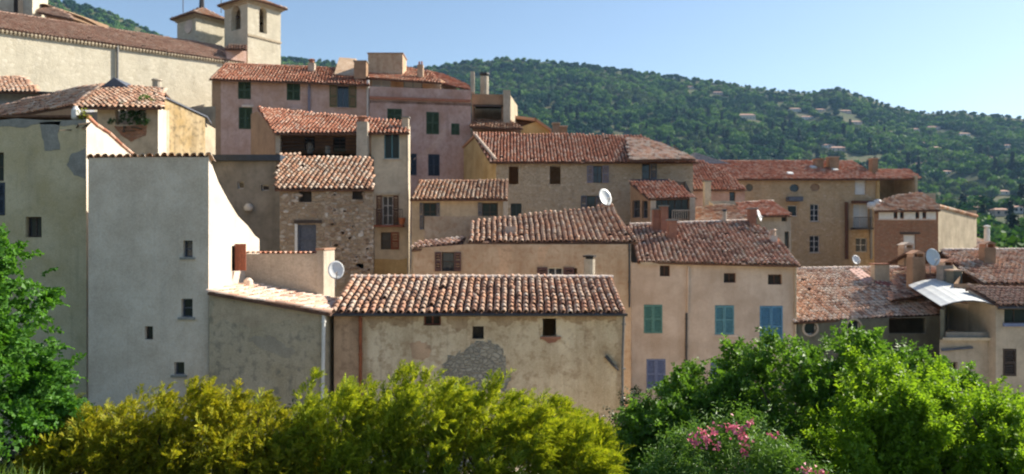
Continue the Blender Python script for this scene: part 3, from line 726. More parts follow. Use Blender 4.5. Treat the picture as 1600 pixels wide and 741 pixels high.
w.patch([(845, 529), (874, 529), (868, 535), (858, 537)], 'brick', .01, seed=3)
w.pipe([(564, 489), (564, 650)], 'rust_pipe', .05, label='rust-red drainpipe')
w.pipe([(974, 492), (972, 560), (972, 700)], 'zinc', .04, w=.1)
gutter(t, H['pt3'](-.06, -.30)+np.array([0, 0, -.05]), H['pt3'](H['L']+.1, -.30)+np.array([0, 0, -.05]), 'iron', .045)
b = MB(); q0, q1 = w.pt(*w.uz(946, 556), .06), w.pt(*w.uz(966, 578), .06); b.tube([q0, (q0+q1)/2+np.array([0, -.02, -.02]), q1], .06, 6, r1=.04); b.build('iron_bracket', 'iron', t)
dish(525, 422, 25, 25.5, 'white satellite dish at the barn roof corner by the parapet', (.35, -.9, .3), hpx=30, drop=.3)

# terracotta house behind the barn ridge
DPh = 30.0
t = house('terracotta_house', 'low terracotta-rendered house with stained wall behind the barn ridge', (P(645, 0, DPh)[0], DPh, CZ-7))
H = std(t, 646, 986, DPh, 379, 335, .33, m='terra_render', zb=-7, back=.01, key='rosy', single=300, poly=[(731, 379), (997, 378), (956, 322), (738, 347)], seed=4)
w = H['front']; w.top = [(0, CZ+(HOR-388)/FPX*DPh), (w.uz(728, 0)[0], CZ+(HOR-382)/FPX*DPh), (w.uz(730, 0)[0], H['zf']-.07), (w.L, H['zf']-.07)]
H['left'].top = [(0, CZ-.6), (H['left'].L, CZ-.6)]
w.open_shutters((690, 394, 710, 424), 'paint_maroon', 'wood_dark', nx=1, nz=2, wl=.26)
w.open_shutters((856, 418, 880, 436), 'paint_maroon', 'paint_white', nx=2, nz=1, wl=.42)
w.hole((890, 419, 902, 430))
pl = H['plane']
k = Plane(P(645, 388, DPh), (0, -.28, 1))
roof(t, [k.hit(643, 390), k.hit(722, 381), k.hit(727, 371), k.hit(654, 380)], 'sun', seed=8)
H['walls'] = [w, H['left'], H['right'], H['rear']]; finish(H)
w.patch([(775, 385), (800, 384), (798, 410), (790, 434), (770, 434), (782, 408)], 'peach_render', .006, seed=2)
w.patch([(842, 386), (860, 383), (852, 400), (848, 425), (838, 425)], 'peach_render', .006, seed=3)
w.pipe([(983, 381), (983, 480)], 'iron', .04)
round_flue(t, 921, 398, 432, 17, 28.5, 'dove_render', 'dim')
b = MB(); q = pl.hit(798, 362); b.box(q-np.array([.22, .2, .1]), (.44, 0, 0), (0, .35, 0), (0, 0, .32)); b.build('roof_vent', TILE['mixed'], t)
dish(946, 308, 23, 34.5, 'large white satellite dish above the terracotta house ridge', (.45, -.8, .35), hpx=29, drop=.5)

# sand-coloured house with blue-green shutters
DQ = 36.0
t = house('shuttered_house', 'sand-coloured house with blue and teal louvred shutters behind the green tree', (P(990, 0, DQ)[0], DQ, CZ-9))
H = std(t, 987, 1243, DQ, 408, 350, .33, m='sand_render', zb=-9, back=.3, key='mixed', eave2=414,
        poly=[(996, 409), (1252, 415), (1228, 388), (1206, 364), (1168, 346), (984, 352)], seed=6)
w = H['front']
for r_ in ((1031, 415, 1047, 432), (1131, 427, 1150, 442), (1200, 429, 1222, 445)): w.window(r_, 'wood_brown', 2, 1, fw=.04, glass='dim')
w.shutters((1006, 476, 1035, 521), 'paint_teal'); w.shutters((1117, 477, 1147, 523), 'paint_sea'); w.shutters((1187, 478, 1223, 542), 'paint_blue')
w.shutters((1010, 561, 1040, 608), 'paint_violet'); w.shutters((1110, 561, 1140, 606), 'paint_violet')
finish(H)
w.block((1000, 409.5, 1246, 414.5), 'cream_render', .0, .12, 'cornice'); 
w.pipe([(1075, 417), (1074, 488)], 'sand_render', .05); w.pipe([(1072, 489), (1071, 620)], 'iron', .05, label='dark drainpipe')
w.pipe([(1242, 418), (1242, 560)], 'cream_render', .05)
w.block((1113, 524, 1152, 526), 'mortar', 0, .06, 'sill')
pl = H['plane']
def on_roof(px, py): return pl.hit(px, py)[1]
chimney(t, (1021, 328, 1033, 356), on_roof(1028, 362), 'brick', 'slab', th=.5); chimney(t, (1033, 323, 1044, 358), on_roof(1040, 364), 'brick', 'slab', th=.5)
chimney(t, (1045, 345, 1058, 376), on_roof(1051, 376), 'brick', 'slab', th=.45); chimney(t, (1172, 327, 1182, 352), on_roof(1176, 352), 'brick', 'slab', th=.5)
chimney(t, (1205, 368, 1215, 380), on_roof(1210, 380), 'mortar', 'cowl', th=.35, capm=TILE['mixed'])
round_flue(t, 1132, 327, 346, 7, on_roof(1132, 348), 'dove_render', 'iron')
b = MB(); ra, rb = pl.hit(984, 352), pl.hit(1168, 346); k = 22
for i in range(k): b.tube([ra+(rb-ra)*i/k+(0, 0, .03), ra+(rb-ra)*(i+1.06)/k+(0, 0, .02)], .11, 8, r1=.095)
o = b.build('ridge_tiles', 'mortar', t); o['kind'] = 'stuff'
dish(1187, 337, 12, on_roof(1176, 352)-.6, 'oval white satellite dish on a brick chimney stack', (.75, -.6, .3), hpx=19, drop=.2)

# sunlit single-storey roof in the right half
DM = 36.0
t = house('porthole_house', 'dark green-grey house with porthole windows under a sunlit tile roof', (P(1245, 0, DM)[0], DM, CZ-9))
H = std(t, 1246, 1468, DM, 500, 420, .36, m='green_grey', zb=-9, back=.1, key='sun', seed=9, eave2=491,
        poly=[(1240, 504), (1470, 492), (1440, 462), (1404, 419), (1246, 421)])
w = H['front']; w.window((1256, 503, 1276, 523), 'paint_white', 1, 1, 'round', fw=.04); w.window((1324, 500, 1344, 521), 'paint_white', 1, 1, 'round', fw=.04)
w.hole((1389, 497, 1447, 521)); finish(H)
def ring(W, r, m):
    u0, u1, z0, z1 = W.rect(r); b = MB(); cu, cz = (u0+u1)/2, (z0+z1)/2; ru, rz = (u1-u0)/2, (z1-z0)/2; K = 24
    for j in range(K):
        q0, q1 = 2*math.pi*j/K, 2*math.pi*(j+1)/K; vv = []
        for q in (q0, q1):
            for s_ in (1.0, 1.3):
                for d_ in (0, .05): vv.append(W.pt(cu+ru*s_*math.cos(q), cz+rz*s_*math.sin(q), d_))
        b.add(vv, [(1, 3, 7, 5), (0, 1, 5, 4), (2, 6, 7, 3)])
    return b.build('window_surround', m, W.root)
ring(w, (1256, 503, 1276, 523), 'dove_render'); ring(w, (1324, 500, 1344, 521), 'dove_render')
pl = H['plane']
b = MB(); ra, rb = pl.hit(1246, 421), pl.hit(1404, 419)
for i in range(20): b.tube([ra+(rb-ra)*i/20+(0, 0, .03), ra+(rb-ra)*(i+1.06)/20+(0, 0, .02)], .12, 8, r1=.10)
o = b.build('ridge_tiles', 'mortar', t); o['kind'] = 'stuff'
chimney(t, (1367, 414, 1390, 440), pl.hit(1378, 442)[1], 'cream_render', 'slab', th=.5, capm='brick')
b = MB(); q = [pl.hit(*p)+np.array([0, 0, .09]) for p in ((1326, 424), (1342, 422), (1366, 440), (1352, 446))]; b.prism(q, (0, 0, .03)); b.build('flashing', plain('pink_sheet', (.60, .36, .29), .6, .15), t)
b = MB(); q = [pl.hit(*p)+np.array([0, 0, .09]) for p in ((1366, 438), (1392, 446), (1396, 452), (1368, 446))]; b.prism(q, (0, 0, .03)); b.build('flashing', plain('red_sheet', (.33, .10, .08), .6, .2), t)
dish(1338, 406, 15, 43.5, 'small round satellite dish behind the sunlit roof ridge', (.3, -.9, .3), hpx=15, drop=.2)

# terrace house with the curved white canopy
DN = 32.0
t = house('canopy_house', 'narrow house with roofed terrace under a curved white canopy', (P(1466, 0, DN)[0], DN, CZ-9))
p0, p1 = facade_line(1468, DN, 1552)
fr = Wall(t, p0, p1, CZ-9, CZ+(HOR-531)/FPX*DN, 'dove_render', .2); fr.window((1478, 566, 1496, 584), 'wood_dark', 1, 1, glass='dim')
fr.build(); Lf = fr.L; zfl = CZ+(HOR-527)/FPX*DN
bl = np.array([P(1476, 0, DN+3.2)[0], DN+3.2])                    # the party wall runs back at a slant
b = MB(); b.prism([(p0[0]+.02, DN-.2, zfl-.12), (p1[0], DN-.2, zfl-.12), (p1[0], DN+3.3, zfl-.12), (bl[0], DN+3.3, zfl-.12)], (0, 0, .12)); b.build('terrace_floor', 'cream_render', t)
b = MB(); b.box((p0[0]+.25, DN-.06, zfl), (Lf-.45, 0, 0), (0, .16, 0), (0, 0, .22)); b.build('terrace_parapet', 'shade_grey', t)
zc = CZ+(HOR-480)/FPX*DN
b = MB(); b.box((p1[0]-.16, DN-.1, zfl), (.16, 0, 0), (0, 3.4, 0), (0, 0, zc-zfl-.02)); b.build('side_wall', 'white_render', t)
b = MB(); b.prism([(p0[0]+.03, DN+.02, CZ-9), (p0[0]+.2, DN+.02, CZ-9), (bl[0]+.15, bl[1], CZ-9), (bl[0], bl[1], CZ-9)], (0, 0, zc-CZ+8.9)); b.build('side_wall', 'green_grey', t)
bwl = Wall(t, (bl[0], DN+3.0), (p1[0], DN+3.0), zfl, zc+.55, 'white_render'); bwl.window((1519, 484, 1532, 514), 'wood_dark', 1, 2); bwl.build()
# canopy: barrel of ribbed sheet whose axis runs back over the terrace
A0, A1, A2 = P(1471, 479, DN-.45), P(1514, 470, DN-.45), P(1554, 477, DN-.45)
B0, B1, B2 = P(1419, 446, DN+5.2), P(1457, 436, DN+5.2), P(1497, 439, DN+5.2)
def arc3(a, m_, c, k): return [a*(1-s)**2+(2*m_-.5*a-.5*c)*2*s*(1-s)+c*s*s for s in [i/k for i in range(k+1)]]
fa, ba = arc3(A0, A1, A2, 20), arc3(B0, B1, B2, 20); b = MB(); vv = []
for j in range(9):
    for i in range(21):
        q = fa[i]*(1-j/8)+ba[i]*j/8; vv.append(q+np.array([0, 0, .012*(i % 3 == 0)]))
n_ = len(vv); vv += [q-np.array([0, 0, .03]) for q in vv]
ff = [(j*21+i, j*21+i+1, (j+1)*21+i+1, (j+1)*21+i) for j in range(8) for i in range(20)]
ff += [tuple(n_+x for x in q[::-1]) for q in ff]; ff += [(i, n_+i, n_+i+1, i+1) for i in range(20)]
b.add(vv, ff); b.build('canopy', 'canopy', t)
b = MB(); b.tube(fa[::4], .03, 6); b.build('canopy_frame', 'iron', t)
b = MB(); q = fr.pt(*fr.uz(1470, 547), .07); q2 = fr.pt(*fr.uz(1518, 543), .07); b.tube([q, q2], .05, 8); b.build('drainpipe', 'paint_slate', t)
b = MB(); q = fr.pt(*fr.uz(1553, 476), .1); b.tube([q, fr.pt(*fr.uz(1553, 640), .1)], .06, 8); b.build('drainpipe', 'iron', t)
# right-hand edge house
DO = 31.5
t = house('edge_house', 'greyish beige house with a blue window ledge at the right edge', (P(1558, 0, DO)[0], DO, CZ-9))
H = std(t, 1556, 1720, DO, 474, 449, .30, m='dove_render', zb=-9, back=.05, key='dun', oh=.25, side=.02, seed=12, ridge_tiles=False)
w = H['front']; w.window((1569, 478, 1625, 505), 'wood_dark', 3, 1); w.shutters((1567, 545, 1588, 588), 'wood_dark', 1); w.window((1590, 622, 1625, 650), 'wood_dark', 2, 1); finish(H)
w.block((1567, 505, 1640, 510), 'paint_violet', 0, .1, 'ledge', 'blue painted window ledge')
gutter(t, H['pt3'](-.1, -.3)+np.array([0, 0, -.08]), H['pt3'](H['L'], -.3)+np.array([0, 0, -.08]), 'iron')
# stepped tile roofs above it
DO2 = 34.6
t = house('stepped_roof_house', 'low house with broad stepped tile roofs and a stout chimney behind the canopy', (P(1500, 0, DO2)[0], DO2, CZ-8))
H = std(t, 1490, 1760, DO2, 441, 393, .32, m='brown_render', zb=-8, back=.4, skewl=5.2, key='rosy', oh=.1, side=.02, seed=14, edge='mortar',
        poly=[(1538, 444), (1760, 442), (1700, 391), (1470, 392), (1500, 420)])
finish(H); pl = H['plane']
chimney(t, (1539, 387, 1556, 414), pl.hit(1548, 414)[1], 'brown_render', 'tiles', th=.5, capm=TILE['tan'])
b = MB()
for i in range(26):
    ra, rb = pl.hit(1474, 392), pl.hit(1700, 391); b.tube([ra+(rb-ra)*i/26+(0, 0, .03), ra+(rb-ra)*(i+1.05)/26+(0, 0, .02)], .11, 8, r1=.095)
o = b.build('ridge_tiles', 'mortar', t); o['kind'] = 'stuff'
# clutter of chimneys between the canopy and the brick house
t = house('chimney_block', 'cluster of squat plastered chimney stacks behind the canopy', (P(1440, 0, 37.5)[0], 37.5, CZ-8), 'chimney')
for (r_, D_, m_, cp) in (((1426, 402, 1446, 440), 37.6, 'brown_render', 'tiles'), ((1412, 388, 1428, 404), 39.5, 'terra_render', 'tiles'), ((1474, 415, 1490, 440), 36.4, 'shade_grey', 'tiles'), ((1490, 424, 1503, 442), 35.6, 'green_grey', 'slab')):
    chimney(t, r_, D_, m_, cp, th=.6, capm=TILE['tan'])
b = MB(); q = P(1400, 432, 39.5); b.box((q[0]+.3, 39.4, CZ-8), (P(1510, 0, 38)[0]-q[0]-.3, 0, 0), (0, 2.0, 0), (0, 0, q[2]-.75-CZ+8)); b.build('wall', 'brown_render', t)
k = Plane(P(1440, 450, 38.6), (0, -.33, 1))
roof(t, [k.hit(1392, 470), k.hit(1505, 452), k.hit(1478, 418), k.hit(1402, 421)], 'mixed', seed=15)
dish(1458, 402, 23, 36.2, 'tilted blue-grey satellite dish on the chimney stack by the canopy', (.12, -.95, .25), hpx=28, m='dish_blue', drop=.4)
# ------------------------------------------------------------------ middle rows
# rubble house with tan roof
DD = 33.0
t = house('rubble_house', 'brown rubble-stone house with tan tile roof and slate-blue door', (P(437, 0, DD)[0], DD, CZ-7))
H = std(t, 437, 584, DD, 294, 246, .42, m='rubble', zb=-7, back=.01, skew=-.95, key='tan', single=300, seed=21, oh=.3, side=.12,
        poly=[(429, 296), (584, 296), (580, 248), (548, 246), (470, 247), (466, 241), (434, 242)])
w = H['front']; w.window((467, 296, 487, 316), 'wood_dark', 1, 1, glass='dim'); w.window((550, 296, 567, 312), 'wood_dark', 1, 1, glass='dim')
w.shutters((465, 351, 494, 396), 'paint_slate', 1, False, w=-.12); w.hole((556, 412, 568, 420)); finish(H)
w.block((460, 344, 503, 349), 'wood_dark', 0, .07, 'lintel'); w.block((461, 350, 465, 396), 'paint_white', 0, .04, 'door_frame')
rg = random.Random(5); b = MB()                        # pale stones standing proud of the rubble
for i in range(330):
    px, py = rg.uniform(440, 583), rg.uniform(303, 428)
    if px < 510 and rg.random() < .75: continue
    if 460 < px < 503 and 340 < py: continue
    u, z = w.uz(px, py); a_, c_ = rg.uniform(.06, .17), rg.uniform(.05, .11); K = 6; vv = []
    for s_, d_ in ((1, 0), (.7, .035)):
        for j in range(K): q = 2*math.pi*j/K+.4; vv.append(w.pt(u+a_*s_*math.cos(q)*rg.uniform(.8, 1.1), z+c_*s_*math.sin(q), d_))
    b.add(vv, [(K+0, K+1, K+2, K+3, K+4, K+5)]+[(j, (j+1) % K, K+(j+1) % K, K+j) for j in range(K)])
m_, N, L, bb = mat('wall_stones'); gg = N.new('ShaderNodeNewGeometry'); rp = ramp(N, [(0, (.24, .16, .10)), (.45, (.36, .26, .18)), (.8, (.46, .37, .29)), (1, (.60, .54, .47))]); L.new(gg.outputs['Random Per Island'], rp.inputs[0]); L.new(rp.outputs[0], bb.inputs['Base Color']); bb.inputs['Roughness'].default_value = .95
o = b.build('stones', m_, t); o['kind'] = 'stuff'
# shaded grey wall between white house and rubble house
DE = 36.5
t = house('grey_wall_house', 'shaded grey house wall between the white house and the rubble house', (P(340, 0, DE)[0], DE, CZ-6))
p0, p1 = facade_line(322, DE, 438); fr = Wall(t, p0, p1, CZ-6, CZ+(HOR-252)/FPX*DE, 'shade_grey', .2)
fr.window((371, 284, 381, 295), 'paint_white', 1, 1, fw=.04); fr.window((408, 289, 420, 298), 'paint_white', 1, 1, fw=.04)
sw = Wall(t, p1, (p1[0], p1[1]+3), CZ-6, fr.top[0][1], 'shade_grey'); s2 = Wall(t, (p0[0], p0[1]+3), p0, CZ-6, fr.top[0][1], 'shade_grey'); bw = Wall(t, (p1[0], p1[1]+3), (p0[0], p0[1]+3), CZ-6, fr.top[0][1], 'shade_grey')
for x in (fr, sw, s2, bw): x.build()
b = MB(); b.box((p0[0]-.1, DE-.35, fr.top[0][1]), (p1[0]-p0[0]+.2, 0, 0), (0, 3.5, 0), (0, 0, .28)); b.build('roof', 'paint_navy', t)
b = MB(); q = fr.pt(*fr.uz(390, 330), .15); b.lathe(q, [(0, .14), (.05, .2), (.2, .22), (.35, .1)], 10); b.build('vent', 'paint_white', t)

# loggia house: deep shaded gallery under a red roof, slim cream wing on its right
DC = 43.0
t = house('loggia_house', 'house with dark open loggia under red tiles and a slim cream wing', (P(432, 0, DC)[0], DC, CZ-6))
zf = CZ+(HOR-206)/FPX*DC; pC = P(432, 0, DC)[:2]; pR = P(580, 0, DC)[:2]; pE = P(638, 0, DC)[:2]; pLb = P(392, 0, 47.0)[:2]
lw = Wall(t, pLb, pC, CZ-6, 0, 'brown_render'); za, zc_ = lw.uz(402, 172), lw.uz(430, 203); lw.top = [(0, CZ+(HOR-180)/FPX*47), (za[0], za[1]), (lw.L, zf-.1)]
lw.top = [(0, lw.uz(394, 178)[1]), (lw.uz(402, 174)[0], lw.uz(402, 174)[1]), (lw.L, zf-.1)]
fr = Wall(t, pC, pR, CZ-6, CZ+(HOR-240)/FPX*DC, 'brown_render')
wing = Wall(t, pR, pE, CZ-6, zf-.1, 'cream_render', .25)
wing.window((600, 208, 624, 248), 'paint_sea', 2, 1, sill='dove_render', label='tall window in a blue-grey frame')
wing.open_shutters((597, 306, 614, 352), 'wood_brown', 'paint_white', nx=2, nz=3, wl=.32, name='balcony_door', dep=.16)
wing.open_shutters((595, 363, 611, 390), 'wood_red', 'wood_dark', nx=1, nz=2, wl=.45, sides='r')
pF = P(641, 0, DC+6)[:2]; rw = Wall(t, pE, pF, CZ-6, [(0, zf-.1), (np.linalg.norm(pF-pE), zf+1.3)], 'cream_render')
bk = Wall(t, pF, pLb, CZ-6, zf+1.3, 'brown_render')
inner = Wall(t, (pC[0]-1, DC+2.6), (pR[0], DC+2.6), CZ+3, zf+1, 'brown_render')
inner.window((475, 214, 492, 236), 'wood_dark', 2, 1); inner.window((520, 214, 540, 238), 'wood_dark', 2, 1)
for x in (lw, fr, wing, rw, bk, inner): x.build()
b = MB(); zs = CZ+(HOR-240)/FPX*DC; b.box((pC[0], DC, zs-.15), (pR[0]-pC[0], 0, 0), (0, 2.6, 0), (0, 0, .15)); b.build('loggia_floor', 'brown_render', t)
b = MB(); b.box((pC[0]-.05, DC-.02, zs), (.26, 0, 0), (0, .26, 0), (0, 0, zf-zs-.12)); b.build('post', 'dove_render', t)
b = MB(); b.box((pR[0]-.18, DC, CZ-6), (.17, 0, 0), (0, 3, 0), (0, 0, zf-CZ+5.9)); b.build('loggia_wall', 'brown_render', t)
b = MB()
for k in range(4): b.tube([(pC[0]+.2, DC+.06, zs+.25+.2*k), (pR[0]-.2, DC+.06, zs+.25+.2*k)], .02, 6)
b.build('railing', 'iron', t)
for (px, py, s_) in ((484, 232, .2), (512, 234, .17)):
    b = MB(); b.lathe(P(px, py+8, DC+.9), [(0, .15), (.5*s_*5, s_), (.6*s_*5, s_*.6)], 8); b.build('wicker_chair', 'shade_grey', t)
pl = Plane((pC[0], DC, zf), (0, -.42, 1))
rp_ = [pl.hit(430, 209), pl.hit(640, 208), pl.hit(634, 191), pl.hit(560, 184), pl.hit(402, 168)]
roof(t, rp_, 'red', seed=22, oh=0) if False else roof(t, rp_, 'red', seed=22)
chimney(t, (557, 190, 574, 243), DC-.55, 'dove_render', 'cowl', th=.5, capm='brick')
chimney(t, (628, 184, 638, 204), DC+.8, 'cream_render', 'slab', th=.4)
wing.block((586, 352, 632, 355), 'wood_red', 0, .65, 'balcony_floor')
b = MB(); u0, u1, z0, z1 = wing.rect((587, 328, 631, 352)); n_ = 13
for k in range(n_+1): q = wing.pt(u0+(u1-u0)*k/n_, z0, .6); b.tube([q, q+np.array([0, 0, z1-z0])], .012, 5)
b.tube([wing.pt(u0, z1, .6), wing.pt(u1, z1, .6)], .02, 6); b.build('balcony_railing', 'iron', t)
wing.block((588, 301, 624, 305), 'taupe_render', 0, .12, 'lintel')
wing.patch([(584, 405), (639, 403), (639, 436), (584, 436)], 'ochre_render', .008, label='ochre painted base')
wing.pipe([(637, 205), (638, 430)], 'dove_render', .05); wing.pipe([(583, 246), (584, 430)], 'wood_dark', .04)

# small house with tan roof right of the loggia house
DFh = 40.0
t = house('bay_house', 'small beige house with tan roof and a red flowerpot at its window', (P(643, 0, DFh)[0], DFh, CZ-6))
H = std(t, 643, 792, DFh, 309, 283, .30, m='taupe_render', zb=-6, back=.3, key='tan', seed=23, oh=.35, side=.05)
w = H['front']; w.open_shutters((661, 317, 682, 359), 'paint_slate', 'wood_dark', nx=2, nz=3, wl=.17); w.open_shutters((753, 317, 778, 346), 'paint_slate', 'wood_dark', nx=2, nz=2, wl=.2, sides='l'); finish(H)
w.block((643, 311.5, 790, 315), 'cream_render', 0, .2, 'eave_beam'); w.block((668, 361, 690, 375), 'wood_dark', 0, .2, 'awning')
b = MB(); u0, u1, z0, z1 = w.rect((661, 338, 682, 359))
for k in range(3): b.tube([w.pt(u0, z0+(z1-z0)*(.4+.3*k), .05), w.pt(u1, z0+(z1-z0)*(.4+.3*k), .05)], .015, 5)
b.build('railing', 'zinc', t)
b = MB(); b.box(P(786, 375, DFh-.3), (.25, 0, 0), (0, .3, 0), (0, 0, (375-312)/FPX*DFh)); b.build('post', 'dove_render', t)

# big stone house with ochre gable
DG = 50.0
t = house('gable_house', 'wide grey stone house with ochre gable end and red tile roof', (P(775, 0, DG)[0], DG, CZ-5))
zf = CZ+(HOR-251)/FPX*DG; a = P(775, 0, DG)[:2]; c = P(1083, 0, DG)[:2]; g = P(705, 0, 60)[:2]
fr = Wall(t, a, c, CZ-5, zf-.08, 'rubble_grey', .3)
fr.hole((795, 260, 810, 288)); fr.hole((859, 260, 876, 288))
fr.open_shutters((927, 259, 941, 286), 'paint_lilac', 'wood_dark', nx=2, nz=2, wl=.42); fr.open_shutters((1003, 255, 1016, 280), 'paint_slate', 'wood_dark', nx=1, nz=2, wl=.42, sides='r')
fr.window((798, 318, 815, 340), 'paint_navy', 2, 1); fr.open_shutters((917, 306, 931, 335), 'paint_slate', 'wood_dark', nx=1, nz=2, wl=.4)
gw = Wall(t, g, a, CZ-5, 0, 'ochre_render', label='ochre rendered gable end'); ap = gw.uz(743, 213); gw.top = [(0, gw.uz(705, 249)[1]), (ap[0], ap[1]), (gw.L, zf-.08)]
rw = Wall(t, c, (c[0], c[1]+9), CZ-5, [(0, zf-.08), (6, zf+1.8), (9, zf)], 'rubble_grey'); bk = Wall(t, (c[0], c[1]+9), g, CZ-5, zf+.5, 'rubble_grey')
for x in (fr, gw, rw, bk): x.build()
apx = np.array([*(gw.p0+gw.d*ap[0]), ap[1]]); nrm = np.cross(np.array([1, 0, 0]), apx-np.array([*a, zf])); pl = Plane((*a, zf), nrm if nrm[2] > 0 else -nrm)
rp_ = [pl.hit(766, 254), pl.hit(1092, 254), pl.hit(1040, 232), pl.hit(1004, 213), pl.hit(738, 208)]
roof(t, rp_, 'red', seed=24)
b = MB(); q0, q1, q2 = np.array([*a, zf+.05]), apx+np.array([0, 0, .08]), np.array([*g, gw.uz(705, 249)[1]+.05])
for s0, s1 in ((q0, q1), (q2, q1)): b.tube([s0+(0, -.12, 0), s1+(0, -.12, 0)], .10, 8)
o = b.build('verge_tiles', TILE['tan'], t)
b = MB(); b.prism([apx+(0, 0, .02), P(1004, 213, apx[1]), P(1004, 213, apx[1])+(0, 6, -1.6), np.array([*g, gw.uz(705, 249)[1]])], (0, 0, -.1)); b.build('roof', 'roof_bed', t)
# paler hipped end to the right
k2 = Plane(P(1040, 246, 49.6), (.10, -.40, 1)); roof(t, [k2.hit(985, 251), k2.hit(1087, 249), k2.hit(1032, 224), k2.hit(1000, 217), k2.hit(980, 216)], 'sun', seed=25)
for (r_, D_) in (((864, 193, 874, 214), 57), ((874, 198, 886, 214), 57.5)): chimney(t, r_, D_, 'brown_render', 'slab', th=.6, capm=TILE['tan'])
b = MB(); q = fr.pt(*fr.uz(1058, 250), .12); b.lathe(q-np.array([0, 0, .2]), [(0, .12), (.3, .2), (.4, .1)], 8); b.build('lamp_box', 'dove_render', t)
# glazed annex in front of it
DH = 45.0
t = house('annex', 'brown annex with glazed veranda under a red lean-to roof', (P(1017, 0, DH)[0], DH, CZ-5), 'annex')
k = Plane(P(1050, 308, DH), (0, -.42, 1))
roof(t, [k.hit(1013, 311), k.hit(1089, 309), k.hit(1062, 290), k.hit(1050, 283), k.hit(983, 285)], 'red', seed=26)
a = P(1017, 0, DH)[:2]; g = k.hit(985, 286)[:2]; c = P(1084, 0, DH)[:2]
zf = CZ+(HOR-308)/FPX*DH
lw = Wall(t, g, a, CZ-5, [(0, k.hit(985, 286)[2]-.1), (np.linalg.norm(a-g), zf-.1)], 'brown_render'); lw.window((988, 313, 1000, 340), 'paint_slate', 1, 2); lw.window((1003, 314, 1012, 341), 'paint_slate', 1, 2)
fr = Wall(t, a, c, CZ-5, zf-.1, 'brown_render', .12); fr.window((1024, 311, 1076, 342), 'wood_dark', 5, 1, name='veranda_glazing'); rw = Wall(t, c, (c[0]+.4, c[1]+4), CZ-5, [(0, zf-.1), (4, zf+1.3)], 'dove_render'); bk = Wall(t, (c[0]+.4, c[1]+4), g, CZ-5, zf+1.2, 'brown_render')
for x in (lw, fr, rw, bk): x.build()
for x0 in (1016, 1077): fr.block((x0, 309, x0+8, 352), 'dove_render', .0, .2, 'post')
b = MB(); u0, u1, z0, z1 = fr.rect((1050, 329, 1077, 345))
for i in range(9): q = fr.pt(u0+(u1-u0)*i/8, z0, .12); b.tube([q, q+np.array([0, 0, z1-z0])], .025, 5)
b.tube([fr.pt(u0, z1, .12), fr.pt(u1, z1, .12)], .04, 6); b.build('balustrade', 'dove_render', t)
b = MB(); b.box(P(985, 285.5, k.hit(1010, 285)[1]+.1), (P(1050, 0, 46)[0]-P(988, 0, 46)[0], 0, 0), (0, .4, 0), (0, 0, .22)); b.build('roof_flashing', 'paint_navy', t)

# roofs between annex and the long stone house
t = house('red_roof_house', 'mauve-walled house with bright red roof and pale flue beside the stone house', (P(1085, 0, 57)[0], 57, CZ-5))
k = Plane(P(1120, 297, 57), (-.02, -.42, 1)); roof(t, [k.hit(1080, 297), k.hit(1167, 297), k.hit(1150, 281), k.hit(1122, 262), k.hit(1098, 252), k.hit(1080, 252)], 'red', seed=27)
p0, p1 = facade_line(1080, 57.3, 1164); fr = Wall(t, p0, p1, CZ-5, CZ+(HOR-298)/FPX*57.3, 'rose_render'); rw = Wall(t, p1, (p1[0], p1[1]+6), CZ-5, [(0, fr.top[0][1]), (6, fr.top[0][1]+2)], 'rose_render'); bk = Wall(t, (p1[0], p1[1]+6), (p0[0], p0[1]+6), CZ-5, fr.top[0][1]+2, 'rose_render'); lw = Wall(t, (p0[0], p0[1]+6), p0, CZ-5, [(0, fr.top[0][1]+2), (6, fr.top[0][1])], 'rose_render')
fr.window((1140, 300, 1149, 320), 'wood_dark', 1, 2)
for x in (fr, rw, bk, lw): x.build()
chimney(t, (1101, 284, 1111, 325), 55.8, 'dove_render', 'slab', th=.5)
b = MB(); b.prism([P(1086, 238, 66), P(1148, 258, 66), P(1150, 262, 66), P(1084, 262, 66)], (0, 8, 0)); b.build('rear_gable', 'slate_sheet', t)
t = house('low_roof_house', 'low pale house with flat orange tile roof below the stone house', (P(1087, 0, 46)[0], 46, CZ-5))
k = Plane(P(1160, 346, 45.6), (.02, -.30, 1)); roof(t, [k.hit(1084, 353), k.hit(1178, 352), k.hit(1172, 330), k.hit(1140, 320), k.hit(1087, 326)], 'tan', seed=28)
k2 = Plane(P(1200, 336, 47.2), (.02, -.33, 1)); roof(t, [k2.hit(1160, 338), k2.hit(1238, 337), k2.hit(1222, 326), k2.hit(1206, 315), k2.hit(1150, 318)], 'red', seed=29, ridge=[(k2.hit(1160, 317), k2.hit(1208, 314))], edge='mortar')
p0, p1 = facade_line(1140, 47.6, 1236); fr = Wall(t, p0, p1, CZ-5, CZ+(HOR-338)/FPX*47.6, 'dove_render'); fr.window((1221, 339, 1229, 346), 'wood_dark', 1, 1); fr.window((1226, 362, 1233, 388), 'wood_dark', 1, 2)
rw = Wall(t, p1, (p1[0]+.3, p1[1]+5), CZ-5, [(0, fr.top[0][1]), (5, fr.top[0][1]+1.2)], 'dove_render'); bk = Wall(t, (p1[0]+.3, p1[1]+5), (p0[0], p0[1]+5), CZ-5, fr.top[0][1]+1.2, 'dove_render'); lw = Wall(t, (p0[0], p0[1]+5), p0, CZ-5, [(0, fr.top[0][1]+1.2), (5, fr.top[0][1])], 'dove_render')
p2, p3 = facade_line(1086, 45.9, 1170); f2 = Wall(t, p2, p3, CZ-5, CZ+(HOR-354)/FPX*45.9, 'dove_render')
for x in (fr, rw, bk, lw, f2): x.build()

